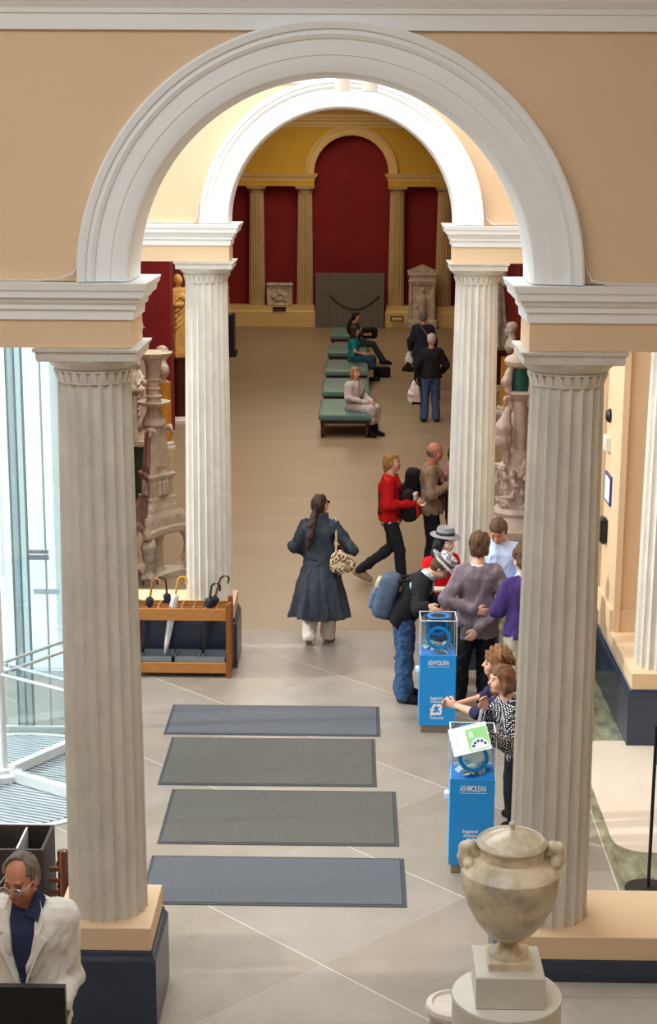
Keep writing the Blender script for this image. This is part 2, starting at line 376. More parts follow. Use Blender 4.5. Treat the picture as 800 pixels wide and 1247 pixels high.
def arch_wall(name, Y, half, wall, trim, ztop, xw, R_in=1.115, cz=ZA, side=True):
    w = thing(name, None, None, kind='structure')
    # masonry above the imposts, with the round opening
    m = MB(); N = 40; vs = []; x0 = -xw
    prof = [(-xw, cz-0.004)] + [(-(R_in+.01)*math.cos(math.pi*i/N), cz+(R_in+.01)*math.sin(math.pi*i/N)) for i in range(N+1)] + [(xw, cz-0.004)]
    for k in range(len(prof)-1):
        (xa, za), (xb, zb) = prof[k], prof[k+1]
        m.add([(xa,Y-half,za),(xb,Y-half,zb),(xb,Y-half,ztop),(xa,Y-half,ztop),(xa,Y+half,za),(xb,Y+half,zb),(xb,Y+half,ztop),(xa,Y+half,ztop)],
              [(0,1,2,3),(5,4,7,6),(0,4,5,1),(3,2,6,7)])
    m.build('masonry', wall, w)
    # archivolt: swept profile (radius, y) on both faces
    pr = [(R_in, 0.0)]
    front = [(R_in,-half+.05),(R_in+.004,-half),(R_in+.012,-half-.022),(R_in+.025,-half-.030),(R_in+.10,-half-.033),(R_in+.105,-half-.040),(R_in+.185,-half-.042),(R_in+.19,-half-.056),(R_in+.21,-half-.070),(R_in+.235,-half-.058),(R_in+.24,-half-.078),(R_in+.272,-half-.088),(R_in+.285,-half-.08),(R_in+.285,-half+.01)]
    pts = [(r, y) for r, y in reversed(front)] + [(r, -y) for r, y in front]
    n = 64; rings = []
    for i in range(n+1):
        a = math.pi*i/n; rings.append([(-r*math.cos(a), Y+y, cz+r*math.sin(a)) for r, y in pts])
    MB().rings(rings, cap=True).build('archivolt', trim, w, smooth=True)
    for sgn in (-1, 1):
        a, b = sorted((sgn*1.115, sgn*xw))
        MB().box(a, b, Y-half, Y+half, ZCAP, ZI0).build('architrave', wall, w)
        MB().stack(a, b, Y-half, Y+half, [(ZI0,0.0),(ZI0,.014),(ZI0+.055,.018),(ZI0+.06,.034),(ZI0+.085,.036),(ZI0+.10,.052),(ZI0+.125,.06),(ZI0+.127,.078),(ZI0+.165,.084),(ZI0+.17,.094),(ZI0+.205,.104),(ZI1,.104)]).build('impost_moulding', trim, w)
    if ztop > 5.9:
        MB().rings([[(-xw, y, z) for y, z in CORN(Y, half)], [(xw, y, z) for y, z in CORN(Y, half)]]).build('cornice', trim, w)
    return w
def CORN(Y, h):
    f = [(Y-h+.02,5.92),(Y-h-.03,5.92),(Y-h-.035,6.00),(Y-h-.05,6.005),(Y-h-.055,6.03),(Y-h-.09,6.07),(Y-h-.10,6.10),(Y-h-.16,6.13),(Y-h-.17,6.22),(Y-h-.21,6.30),(Y-h-.21,6.34),(Y-h+.02,6.34)]
    return f
wa = arch_wall('wall_entrance', Y1, 0.24, WALL, WHITE, 7.4, 5.2)
wb = arch_wall('wall_gallery', Y2, 0.24, WALL, WHITE, 7.4, 4.0)
for sgn in (-1, 1):
    a, b = sorted((sgn*2.60, sgn*4.9))
    if sgn > 0: MB().box(a, b, Y2-.24, Y2+.24, 0, ZCAP).build('pier', WALL, wb)
# cable clipped along the impost top and up the arch
cb = MB()
cb.tube([(-2.6, Y1-.345, ZI1+.012), (-1.62, Y1-.34, ZI1+.014), (-1.50, Y1-.31, ZI1+.02), (-1.425, Y1-.26, ZI1+.05)] + [(-1.412*math.cos(a), Y1-.256, ZA+1.412*math.sin(a)) for a in (0.06, .15, .3)], .006, 6)
cb.build('trim_1', CABLE, smooth=True, kind='structure')
cb = MB()
cb.tube([(2.6, Y1-.345, ZI1+.012), (1.52, Y1-.34, ZI1+.014), (1.44, Y1-.30, ZI1+.03), (1.415, Y1-.256, ZI1+.10)] + [(1.413*math.cos(a), Y1-.256, ZA+1.413*math.sin(a)) for a in (.15, .3)], .006, 6)
cb.build('trim_2', CABLE, smooth=True, kind='structure')
cb = MB()
cb.tube([(-2.2, Y2-.34, ZI1+.012), (-1.6, Y2-.335, ZI1+.018), (-1.47, Y2-.33, ZI1+.012), (-1.43, Y2-.26, ZI1+.05), (-1.405, Y2-.256, ZI1+.2)], .007, 6)
cb.tube([(2.2, Y2-.34, ZI1+.012), (1.75, Y2-.335, ZI1+.012), (1.6, Y2-.335, ZI1+.03), (1.5, Y2-.335, ZI1+.012), (1.43, Y2-.26, ZI1+.06), (1.405, Y2-.256, ZI1+.25)], .007, 6)
cb.build('trim_3', CABLE, smooth=True, kind='structure')

# ---- columns
FL = 20
def shaft_rings(z0, z1, rb, rt, n=6, d=0.13, levels=14):
    R = []
    for i in range(levels+1):
        t = i/levels; r = rb+(rt-rb)*(t**1.35); z = z0+(z1-z0)*t
        ring = []
        for j in range(FL*n):
            u = (j % n)/n; a = 2*math.pi*j/(FL*n); sc = 1-d*(1-(2*u-1)**2)*1.0
            if u == 0: sc = 1.0
            ring.append((r*sc*math.cos(a), r*sc*math.sin(a), z))
        R.append(ring)
    return R
def column(name, label, loc, m, rb=.245, rt=.214, h0=ZP, group=None, scale=1.0):
    c = thing(name, label, 'column', (loc[0], loc[1], h0), 0, group)
    H = ZCAP-h0
    MB().rings(shaft_rings(0, H-.20, rb, rt)).build('shaft', m, c, smooth=True)
    MB().lathe([(rt*.985,H-.215),(rt*.985,H-.15),(rt+.012,H-.148),(rt+.014,H-.138),(rt*.99,H-.136)], 40).build('necking', m, c, smooth=True)
    lf = MB()
    for k in range(26):
        a = 2*math.pi*k/26; ca, sa = math.cos(a), math.sin(a); q = []
        for (u, v, w) in ((-.018,H-.205,0),(.018,H-.205,0),(.022,H-.165,.014),(.008,H-.142,.02),(-.008,H-.142,.02),(-.022,H-.165,.014)):
            r = rt*.985+.002+w; q.append((ca*r-sa*u, sa*r+ca*u, v))
        q2 = [(ca*(rt*.97)-sa*u, sa*(rt*.97)+ca*u, v) for (u, v, w) in ((-.02,H-.205,0),(.02,H-.205,0),(.022,H-.165,.01),(.008,H-.142,.012),(-.008,H-.142,.012),(-.022,H-.165,.01))]
        lf.rings([q2, q])
    lf.build('leaf_collar', m, c)
    MB().lathe([(rt*.97,H-.14),(rt+.012,H-.132),(rt+.035,H-.112),(rt+.058,H-.090),(rt+.068,H-.075),(rt+.066,H-.073)], 40).build('echinus', m, c, smooth=True)
    MB().stack(-.285,.285,-.285,.285,[(H-.075,-.012),(H-.070,-.004),(H-.022,0),(H-.018,.012),(H-.002,.016)]).build('abacus', m, c)
    return c
col0 = column('fluted_column', 'weathered grey stone fluted column beside the revolving door and cream-jacketed man', (-CX, Y1), STONE)
c = copy_tree(col0); c.location.x = CX; c['label'] = 'weathered grey stone fluted column rising behind the alabaster urn'
c = copy_tree(col0); c.location = (-CX, Y2, ZP); c['label'] = 'bright fluted stone column rising behind the umbrella stand'
c = copy_tree(col0); c.location = (CX, Y2, ZP); c['label'] = 'bright fluted stone column behind the group of people at the donation box'
c = copy_tree(col0); c.location = (2.985, 14.22, ZP); c['label'] = 'cream fluted column on the navy plinth by the pole sign, warmly sunlit'
def plinth(label, x0, x1, y0, y1):
    p = thing('column_plinth', label, 'plinth', ((x0+x1)/2, (y0+y1)/2, 0), 0)
    a, b = (x1-x0)/2, (y1-y0)/2
    MB().stack(-a, a, -b, b, [(0,.032),(.46,.032),(.475,.028),(.50,.014),(.525,.010),(.53,.002)]).build('painted_base', NAVY, p)
    MB().bbox(-a, a, -b, b, .53, ZP, .004).build('cap_block', WALL, p)
    return p
plinth('square tan and navy plinth under the column behind the cream-jacketed man', -CX-.30, -CX+.30, Y1-.30, Y1+.30)
plinth('long tan and navy plinth under the column behind the alabaster urn', 1.07, 4.6, Y1-.34, Y1+.30)
plinth('tan and navy plinth behind the oak umbrella stand', -2.5, -CX+.28, Y2-.30, Y2+.26)
plinth('tan and navy plinth behind the man in the grey jumper', 1.09, 2.56, Y2-.30, Y2+.26)
plinth('long navy plinth with tan top under the sunlit cream column', 2.68, 5.0, 13.92, 16.0)

# ---- right-hand side wall of the entrance bay
wr = MB().box(2.70, 5.2, 15.25, 16.1, ZP, 6.9).build('wall_right', WALL, kind='structure')
MB().box(2.70, 2.76, 15.19, 15.25, ZP, 4.2).build('corner_bead', WALL, wr)
MB().box(2.67, 5.2, 15.22, 16.1, ZP, ZP+.22).build('skirting', WALL, wr)
MB().box(4.9, 5.2, -4, 16.6, 0, 7.4).build('wall_side', WALL, kind='structure')
MB().box(2.68, 5.0, 13.95, 16.05, ZCAP, ZI0).build('trim_4', WALL, kind='structure')
MB().stack(2.68, 5.0, 13.95, 16.05, [(ZI0,0),(ZI0,.014),(ZI0+.055,.018),(ZI0+.06,.034),(ZI0+.1,.052),(ZI0+.127,.078),(ZI0+.17,.094),(ZI1,.104)]).build('trim_5', WHITE, kind='structure')
# small fittings seen edge-on on that wall
t = thing('alarm_sounder', 'small round dark alarm disc on the tan wall, above a pale box', 'alarm', (2.70, 15.9, 2.72))
MB().lathe([(.07,0),(.07,.02),(.05,.045),(.0,.05)], 24).build('dome', BLACK, t, smooth=True).rotation_euler = (0, -math.pi/2, 0)
t = thing('control_box', 'pale rounded control box on the tan wall, below the dark disc', 'box', (2.70, 15.9, 2.44))
MB().bbox(-.05, 0, -.1, .1, -.08, .08, .012).build('casing', PEDW, t)
t = thing('wall_notice', 'white notice in a blue frame on the tan wall behind the column', 'sign', (2.70, 15.8, 2.0))
MB().bbox(-.02, 0, -.18, .18, -.15, .15, .004).build('frame', SIGNB, t)
MB().box(-.024, -.018, -.15, .12, -.12, .12).build('sheet', LETTER, t)
t = thing('hand_dispenser', 'dark rounded dispenser on the tan wall, below the blue-framed notice', 'dispenser', (2.70, 15.85, 1.56))
MB().bbox(-.07, 0, -.08, .08, -.14, .14, .03).build('casing', BLACK, t)

# ---- ceilings
ce = MB()
for a in ((-4.1, 6, -4, 2.1), (-4.1, 6, 6.7, 8.7), (-4.1, -4.0, 2.1, 6.7), (.8, 6, 2.1, 6.7)): ce.box(*a, 7.4, 7.6)
ce.build('ceiling', WHITE, kind='structure')
ce = MB()
for a in ((-4.1, -2.9, 8.7, 16.8), (1.7, 6, 8.7, 16.8), (-2.9, 1.7, 8.7, 9.6), (-2.9, 1.7, 15.6, 16.8)): ce.box(*a, 7.4, 7.6)
ce.build('ceiling_entrance', WHITE, kind='structure')
MB().box(-4.1, 6, 16.8, 52, 6.95, 7.1).build('ceiling_gallery', TRIMY, kind='structure')

# ---- far gallery end wall: same order in ochre and red
we = arch_wall('wall_end', YF, 0.22, WALL_Y, TRIMY, 6.2, 5.2)
MB().box(-5.2, 5.2, YF+.25, YF+.45, 0, 7.0).build('red_backing', WALL_R, we)
MB().rings([[(-5.2, y, z) for y, z in ((YF-.1,6.0),(YF-.3,6.0),(YF-.32,6.12),(YF-.42,6.2),(YF-.44,6.3),(YF-.6,6.42),(YF-.62,6.55),(YF+.2,6.55))], [(5.2, y, z) for y, z in ((YF-.1,6.0),(YF-.3,6.0),(YF-.32,6.12),(YF-.42,6.2),(YF-.44,6.3),(YF-.6,6.42),(YF-.62,6.55),(YF+.2,6.55))]]).build('end_cornice', TRIMY, we)
MB().box(-5.2, 5.2, YF-.1, YF+.4, 6.5, 7.0).build('upper_band', WALL_Y, we)
for sgn in (-1, 1):
    a, b = sorted((sgn*1.10, sgn*5.2))
    MB().stack(a, b, YF-.45, YF+.25, [(0,.04),(.44,.04),(.47,.02),(.50,0),(.62,0)]).build('dado', TRIMY, we)
lab = {-2.87: 'cream fluted column at the gallery end, left of the carved relief block', -1.40: 'cream fluted column between the relief block and the grey screen',
       1.40: 'cream fluted column between the grey screen and the grave stele', 2.84: 'cream fluted column at the gallery end, right of the grave stele'}
colf = column('fluted_column', lab[-2.87], (-2.87, YF), STONE_Y, .25, .215, .62)
for x in (-1.40, 1.40, 2.84):
    c = copy_tree(colf); c.location.x = x; c['label'] = lab[x]
# gallery side walls and projecting red piers
wl = MB().box(-4.25, -4.1, 19.75, 50, 0, 7.0).build('wall_left', WALL_R, kind='structure')
MB().box(-4.1, -2.95, 19.70, 19.75, 0, 7.0).build('red_return', WALL_R, wl); MB().box(-2.95, -2.90, 16.6, 19.75, 0, 7.0).build('red_lining', WALL_R, wl)
we_ = MB().box(-4.25, -3.05, 19.55, 19.69, -.1, 7.0).build('wall_street', LIME, kind='structure'); MB().box(-3.05, -2.955, 16.65, 19.69, -.1, 7.0).build('return_face', LIME, we_)
MB().box(-4.4, -2.56, 15.82, 19.55, -.1, .006).build('entrance_step', PAVE, floor)
MB().box(-4.1, 5.2, -4.0, -3.8, 0, 7.6).build('wall_back_blocker', WALL, kind='structure')  # unseen wall added behind the camera to keep sky light out
MB().box(-4.3, -4.1, -4.0, 9.0, 0, 7.6).build('wall_atrium_blocker', WALL, kind='structure')  # unseen side wall, added to shut sky light out of the atrium
MB().box(4.5, 4.7, 16.6, 50, 0, 7.0).build('wall_gallery_right', WALL_R, kind='structure')
MB().box(-4.1, -3.30, 30.0, 30.5, 0, 7.0).build('wall_pier_left', WALL_R, kind='structure')
MB().box(3.62, 4.5, 34.4, 34.9, 0, 7.0).build('wall_pier_right', WALL_R, kind='structure')

# ---- ceiling spotlights
for x, yy in ((0.045, 11.0), (0.225, 11.05)):
    t = thing('ceiling_spotlight', 'plain white cylindrical spotlight hanging between the arches' if x < .1 else 'white cylindrical spotlight with a dark rim hanging between the arches', 'spotlight', (x, yy, 5.672), 0, 'pair of white spotlights')
    MB().lathe([(.0,.012),(.042,.012),(.045,0),(.052,0),(.052,.125),(.045,.13)], 28).build('can', WHITE, t, smooth=True)
    MB().lathe([(.056,.13),(.056,.145),(.02,.15)], 28).build('rim_ring', BLACK if x > .1 else WHITE, t, smooth=True)  # rim ring, black on one fitting and white on the other
    MB().lathe([(.062,.15),(.062,.21),(.058,.215)], 28, (-.035 if x < .1 else -.02, .1, 0)).build('mount', WHITE, t, smooth=True)
    MB().tube([(-.03, .05, .14), (-.03, .1, .2), (-.03, .1, 1.78)], .012, 8).build('stem', WHITE, t, smooth=True)

# ================================================================== revolving door and glass front
HX, HY = -2.83, 12.91
rd = thing('revolving_door', 'glass revolving door with steel push bars over a round floor grating', 'revolving door', (HX, HY, 0))
for k in range(4):
    a = math.radians(-33+90*k); ca, sa = math.cos(a), math.sin(a)
    R = lambda u, v, z: (u*ca-v*sa, u*sa+v*ca, z)
    def bx(u0, u1, v0, v1, z0, z1):
        return MB().add([R(u,v,z) for z in (z0,z1) for u,v in ((u0,v0),(u1,v0),(u1,v1),(u0,v1))], [(0,3,2,1),(4,5,6,7),(0,1,5,4),(1,2,6,5),(2,3,7,6),(3,0,4,7)])
    lf = bx(.08, 1.0, -.006, .006, .10, 4.10).build('leaf', GLASS, rd)
    bx(.06, 1.01, -.035, .035, .025, .11).build('bottom_rail', METAL_W, lf)
    bx(.985, 1.0, -.008, .008, .1, 4.1).build('edge_seal', GLASSB, lf)
    for s_ in (-1, 1):
        b = MB(); b.tube([R(.10, s_*.02, 1.0), R(.12, s_*.10, 1.0), R(.88, s_*.10, 1.0), R(.93, s_*.02, 1.0)], .016, 8)
        b.build('push_bar', METAL, lf, smooth=True)
MB().lathe([(.15,.02),(.15,.075),(.10,.09),(.09,.115),(.03,.12),(.03,4.1)], 32).build('hub', METAL_W, rd, smooth=True)
gr = MB().lathe([(1.12,.001),(1.12,.012),(1.06,.014),(1.06,.004),(0,.004)], 64, cap=False).build('grating_ring', METAL_W, rd)
MB().lathe([(1.065,.002),(1.065,.008)], 64).build('grating_pan', SLATG, rd)
for i in range(-21, 22):
    y = i*0.05; w = math.sqrt(max(0, 1.05**2-y*y)); a = math.radians(-20); ca, sa = math.cos(a), math.sin(a)
    q = [(x*ca-yy*sa, x*sa+yy*ca) for x, yy in ((-w,y-.014),(w,y-.014),(w,y+.014),(-w,y+.014))]
    MB().prismz(q, .007, .018).build('slat', SLATL, rd)
def arc_pane(a0, a1, r, z0, z1, n=14):
    m = MB(); A = [math.radians(a0+(a1-a0)*i/n) for i in range(n+1)]
    m.rings([[(r*math.cos(a), r*math.sin(a), z) for z in (z0, z1)]+[((r+.014)*math.cos(a), (r+.014)*math.sin(a), z) for z in (z1, z0)] for a in A]); return m
for a0, a1 in ((48, 96), (97, 140), (-140, -97)):
    arc_pane(a0, a1, 1.09, .02, 4.10).build('drum_pane', GLASS, rd, smooth=True)
arc_pane(-180, 180, 1.08, 4.10, 4.15, 60).build('drum_top_ring', METAL_W, rd, smooth=True)
# glass screen in line with the door, on the far side
gs = thing('glass_screen', 'tall glass entrance screen with grey-blue fins beside the revolving door', 'glass screen', (HX, 14.13, 0))
for k, (x0, x1) in enumerate(((-1.25, -.42), (-.41, .02), (.03, .40), (.41, .9))):
    MB().box(x0+.004, x1-.004, 0, .014, .05, 4.15).build('pane', GLASS, gs)
for x, w, m_ in ((-.055, .13, GLASSB), (-.125, .005, SLATG), (-.055, .005, SLATG), (.012, .010, SLATG), (.175, .007, SLATL)):
    MB().box(x-w/2, x+w/2, -.02, .05, .03, 4.18).build('fin', m_, gs)
MB().box(-1.25, .9, -.03, .05, 0, .05).build('sill_rail', METAL_W, gs)
q = MB().box(.03, .22, -.09, -.06, 1.66, 1.70).build('push_plate', SLATG, gs); 
MB().box(.03, .22, -.10, -.07, 1.72, 1.75).build('push_plate', SLATG, gs)
MB().box(.06, .30, -.02, -.016, 1.32, 1.37).build('manifestation_strip', SLATL, gs)
MB().lathe([(.04,0),(.04,.004)], 20).build('manifestation_dot', SLATL, gs).location = (.30, -.02, 1.0)
gs.children[-1].rotation_euler = (math.pi/2, 0, 0)
# street front: glazed wall further out
sf = thing('window_1', None, None, kind='structure')
for k in range(5):
    y0 = 9.1+k*1.32
    MB().box(-4.02, -4.0, y0+.03, y0+1.29, .1, 6.9).build('pane', GLASS, sf)
    MB().box(-4.06, -3.96, y0-.025, y0+.025, .0, 7.3).build('mullion', METAL_W, sf)
MB().box(-4.1, -3.9, 9.0, 15.75, 0, .1).build('sill', METAL_W, sf)
sg_ = thing('window_2', None, None, kind='structure')
for x0, x1 in ((-3.95, -3.28), (-3.26, -2.60)): MB().box(x0, x1, 15.74, 15.76, .06, 4.2).build('pane', GLASS, sg_)
for x in (-3.98, -3.27, -2.57): MB().box(x-.02, x+.02, 15.70, 15.80, 0, 4.2).build('mullion', METAL_W, sg_)
MB().box(-4.0, -2.56, 15.70, 15.80, 0, .06).build('sill', METAL_W, sg_)
MB().box(-4.0, -2.56, 15.65, 15.85, 4.2, 7.4).build('wall_over_entrance', WALL, kind='structure')
# ================================================================== objects
# ---- entrance mats
def mat_obj(label, x0, x1, y0, y1, m, skew=0.0):
    t = thing('entrance_mat', label, 'mat', ((x0+x1)/2, (y0+y1)/2, 0), skew, 'grey entrance mats in a row')
    a, b = (x1-x0)/2, (y1-y0)/2
    MB().bbox(-a, a, -b, b, 0.0005, .007, .003).build('rubber_border', MATE, t)
    MB().bbox(-a+.03, a-.03, -b+.03, b-.03, .004, .013, .004).build('pile', m, t)
    return t
mat_obj('blue-grey entrance mat, last of the row before the umbrella stand', -1.60, .41, 14.05, 14.86, MATG, .0)
mat_obj('worn brownish-grey entrance mat, second from the umbrella stand', -1.51, .36, 12.84, 13.97, MATG2, .004)
mat_obj('mid-grey entrance mat, third from the umbrella stand', -1.37, .52, 11.65, 12.74, MATG2, .002)
mat_obj('blue-grey entrance mat beside the column plinth, farthest from the umbrella stand', -1.38, .55, 10.62, 11.43, MATG, .0)

# ---- donation boxes
def donation_box(label, x, y, w=.33, d=.31, rz=0.0):
    t = thing('donation_box', label, 'donation box', (x, y, 0), rz, 'blue donation boxes')
    a, b = w/2, d/2
    MB().bbox(-a+.02, a-.05, -b+.02, b-.02, 0, .075, .003).build('foot', STEEL_P, t)
    body = MB().bbox(-a, a, -b, b, .075, .76, .004).build('cabinet', BLUE, t)
    MB().box(-a-.002, -a+.001, -b+.004, b-.004, .078, .757).build('side_panel', BLUE_D, body)
    MB().bbox(-a-.035, -a-.002, -.03, .03, .55, .60, .006).build('lock_tag', LETTER, body)
    fy = -b-.001
    r = (math.pi/2, 0, 0)
    xp = -a+.072
    for s_, xs_, gap in (('ASHM', .50, .0005), ('O', .72, .001), ('LEAN', .50, 0)):
        o = text_mesh('museum_name', s_, .064, LETTER, body, (xp, fy, .665), r, xs_, .0003, 'LEFT')
        x_ = [v.co.x for v in o.data.vertices]; o.location.x = xp-min(x_)*xs_; xp += (max(x_)-min(x_))*xs_+gap
    MB().box(-a+.07, a-.055, fy-.0006, fy+.0005, .648, .651).build('underline', LETTER, body)
    text_mesh('donation_text', 'Suggested', .036, LETTER, body, (-.01, fy, .335), r, .8, .0004)
    text_mesh('donation_text', 'donation', .036, LETTER, body, (-.01, fy, .302), r, .8, .0004)
    text_mesh('price_text', '£3', .145, LETTER, body, (-.01, fy, .185), r, .78, .006)
    text_mesh('donation_text', 'Thank you!', .036, LETTER, body, (-.005, fy, .142), r, .8, .0004)
    # clear case
    z0, z1 = .76, 1.09; e = .006
    cs = MB().box(-a, a, -b, -b+e, z0, z1).build('clear_case', ACRYL, t)
    MB().box(-a, a, b-e, b, z0, z1).build('clear_side', ACRYL, cs)
    MB().box(-a, -a+e, -b+e, b-e, z0, z1).build('clear_side', ACRYL, cs)
    MB().box(a-e, a, -b+e, b-e, z0, z1).build('clear_side', ACRYL, cs)
    MB().box(-a+e, a-e, -b+e, b-e, z1-e, z1).build('clear_lid', ACRYL, cs)
    ed = MB()
    for sx in (-1, 1):
        for sy_ in (-1, 1): ed.box(sx*a-.003, sx*a+.003, sy_*b-.003, sy_*b+.003, z0, z1)
        ed.box(sx*a-.003, sx*a+.003, -b, b, z1-.003, z1+.003); ed.box(-a, a, sx*b-.003, sx*b+.003, z1-.003, z1+.003)
    ed.build('case_edges', LETTER, cs)
    def ring(r0, r1, h, n=40):
        m = MB(); m.rings([[((r0)*math.cos(q), r0*math.sin(q), 0), (r1*math.cos(q), r1*math.sin(q), 0), (r1*math.cos(q), r1*math.sin(q), h), (r0*math.cos(q), r0*math.sin(q), h)] for q in [2*math.pi*i/n for i in range(n+1)]], cap=False); return m
    o = ring(.082, .112, .006).build('front_ring', BLUE_R, cs); o.location = (0, -b-.001, .93); o.rotation_euler = (math.pi/2, 0, 0)
    o = ring(.072, .108, .006).build('slot_ring', BLUE_R, cs); o.location = (0, 0, z1+.001)
    o = MB().lathe([(.07,0),(.066,.006),(0,.008)], 30).build('coin_slot', BLACK, cs); o.location = (0, 0, z1-.004)
    o = ring(.078, .10, .012).build('inner_ring', BLUE_R, cs); o.location = (0, b-.03, .97); o.rotation_euler = (math.pi/2, 0, 0)
    # folded notes at the bottom
    g_ = random.Random(int(x*1000))
    for i in range(14):
        nx, ny = g_.uniform(-a+.06, a-.06), g_.uniform(-b+.05, b-.05); o = MB().add([(-.05,-.025,.0),(0,-.025,.02),(.05,-.025,0),(.05,.025,0),(0,.025,.02),(-.05,.025,0),(-.05,-.025,.003),(0,-.025,.023),(.05,-.025,.003),(.05,.025,.003),(0,.025,.023),(-.05,.025,.003)], [(0,1,4,5),(1,2,3,4),(7,6,11,10),(8,7,10,9),(0,6,7,1),(1,7,8,2),(2,8,9,3),(3,9,10,4),(4,10,11,5),(5,11,6,0)]).build('banknote', cmat(('note_pale','note_teal','note_rose','note_cream')[i%4], *((225,225,218),(160,190,185),(205,175,160),(230,220,190))[i%4]), t)
        o.location = (nx, ny, .765+.012*(i//3)); o.rotation_euler = (g_.uniform(-.4,.4), g_.uniform(-.4,.4), g_.uniform(0, 6.28))
    return t
donation_box('bright blue donation box with clear top under the bowed young man', .935, 14.31)
donation_box('blue donation box behind the alabaster urn, under the green leaflet', 1.045, 11.33, rz=-.02)

# ---- oak umbrella stand
us = thing('umbrella_stand', 'oak umbrella stand with gridded top and zinc trays by the column', 'umbrella stand', (-1.60, 15.85, 0))
W, D, HT = .48, .15, .74
for sx in (-1, 1):
    for sy_ in (-1, 1):
        MB().bbox(sx*W-.025, sx*W+.025, sy_*D-.022, sy_*D+.022, 0, HT+.05 if sx > 0 else HT, .004).build('post', OAK2, us)
for y in (-D, D):
    MB().bbox(-W+.025, W-.025, y-.012, y+.012, HT-.13, HT-.005, .003).build('top_rail', OAK, us)
    MB().bbox(-W+.025, W-.025, y-.012, y+.012, .05, .16, .003).build('bottom_rail', OAK, us)
for sx in (-1, 1):
    MB().bbox(sx*W-.012, sx*W+.012, -D+.022, D-.022, HT-.13, HT-.005, .003).build('end_rail', OAK, us)
    MB().bbox(sx*W-.012, sx*W+.012, -D+.022, D-.022, .05, .16, .003).build('end_rail', OAK, us)
for i in range(1, 8):
    x = -W+i*2*W/8; MB().box(x-.007, x+.007, -D+.012, D-.012, HT-.055, HT-.008).build('divider', OAK, us)
for y in (-.045, .05): MB().box(-W+.012, W-.012, y-.006, y+.006, HT-.05, HT-.012).build('divider', OAK, us)
for x0, x1 in ((-.45, -.10), (-.085, .45)):
    tr = MB().box(x0, x1, -D+.02, D-.02, .12, .13)
    tr.box(x0, x1, -D+.02, -D+.03, .12, .215); tr.box(x0, x1, D-.03, D-.02, .12, .215); tr.box(x0, x0+.01, -D+.02, D-.02, .12, .215); tr.box(x1-.01, x1, -D+.02, D-.02, .12, .215)
    tr.build('drip_tray', ZINC, us)
def umbrella(label, base, top, hook_dir, canopy, handle, frill=1.0, canlen=.60, tip=.09):
    b, q = Vector(base), Vector(top); ax = (q-b).normalized(); L = (q-b).length
    t = thing('umbrella', label, 'umbrella', base, 0, 'umbrellas in the oak stand')
    P = lambda s: tuple(ax*s)
    MB().tube([P(0), P(.05), P(L)], [.004,.006,.006], 8).build('shaft', METAL, t, smooth=True)
    c0, c1 = tip, tip+canlen
    n = 12; side = ax.cross(Vector((0,1,0))).normalized(); oth = ax.cross(side)
    rg = []
    for s, r in ((c0,.010),(c0+.1,.020),(c0+canlen*.5,.030),(c0+canlen*.8,.034*frill),(c1-.05,.030*frill),(c1-.02,.034*frill),(c1,.014)):
        rg.append([tuple(ax*s + (side*math.cos(2*math.pi*j/24)+oth*math.sin(2*math.pi*j/24))*r*(1.0+.22*(j%3==0)-.12*(j%3==1))) for j in range(24)])
    MB().rings(rg).build('canopy', canopy, t, smooth='all')
    h = Vector(hook_dir).normalized(); r = .045
    pts = [ax*c1, ax*(L-.02), ax*L] + [ax*(L+r*math.sin(a)) + h*(r-r*math.cos(a)) for a in [math.pi*i/10 for i in range(1, 11)]] + [h*2*r + ax*(L-.035)]
    MB().tube([tuple(p) for p in pts], .011, 8).build('handle', handle, t, smooth=True)
NYB = cmat('black_nylon', 40, 44, 54, 0.8, rough=0.5); NYN = cmat('navy_nylon', 40, 40, 66, 0.8, rough=0.5)
NYW = cmat('white_print_nylon', 232, 234, 240, 0.86, rough=0.5, scale=14)
CANE = cmat('bamboo_handle', 196, 132, 58, 0.55, rough=0.35, scale=40); YELW = cmat('honey_wood', 224, 162, 70, 0.9, rough=0.3)
umbrella('folded black umbrella with knobbly bamboo crook handle in oak stand', (-2.03, 15.80, .14), (-1.905, 15.82, .97), (1, -.2, 0), NYB, CANE)
umbrella('folded white umbrella with honey-coloured wooden crook handle', (-1.80, 15.80, .14), (-1.64, 15.80, 1.0), (1, -.1, 0), NYW, YELW, 1.0, .64)
umbrella('folded navy umbrella with dark brown crook handle in the oak stand', (-1.72, 15.93, .14), (-1.78, 15.94, .95), (-1, .1, 0), NYN, MAHOG)
umbrella('folded black umbrella with black crook handle in the oak stand', (-1.405, 15.80, .14), (-1.30, 15.80, .93), (1, 0, 0), NYB, BLACK, 1.25)
umbrella('folded black umbrella with tall mahogany crook handle in oak stand', (-1.455, 15.92, .14), (-1.22, 15.92, .98), (1, 0, 0), NYB, WOOD_D, 1.25)

# ---- benches
def bench(label, yc, xc=-.03, L=1.95, w=.96):
    t = thing('bench', label, 'bench', (xc, yc, 0), 0, 'teal leather benches in a line')
    a, b = w/2, L/2
    MB().box(-a+.02, a-.02, -b+.02, b-.02, .27, .335).build('seat_rail', MAHOG, t)
    r = []
    for z, o in ((.335,.0),(.345,-.012),(.41,-.014),(.435,0.0),(.448,.03),(.455,.08),(.458,.2)):
        r.append([(sx*(a-o), sy_*(b-o), z) for sx, sy_ in ((-1,-1),(1,-1),(1,1),(-1,1))])
    MB().rings(r).build('cushion', TEAL, t, smooth=True)
    for sx in (-1, 1):
        for sy_ in (-1, 1):
            MB().lathe([(.022,0),(.032,.02),(.022,.05),(.036,.08),(.024,.105),(.038,.14),(.024,.17),(.038,.20),(.028,.23),(.036,.27)], 12, (sx*(a-.06), sy_*(b-.07), 0)).build('leg', MAHOG, t, smooth=True)
    return t
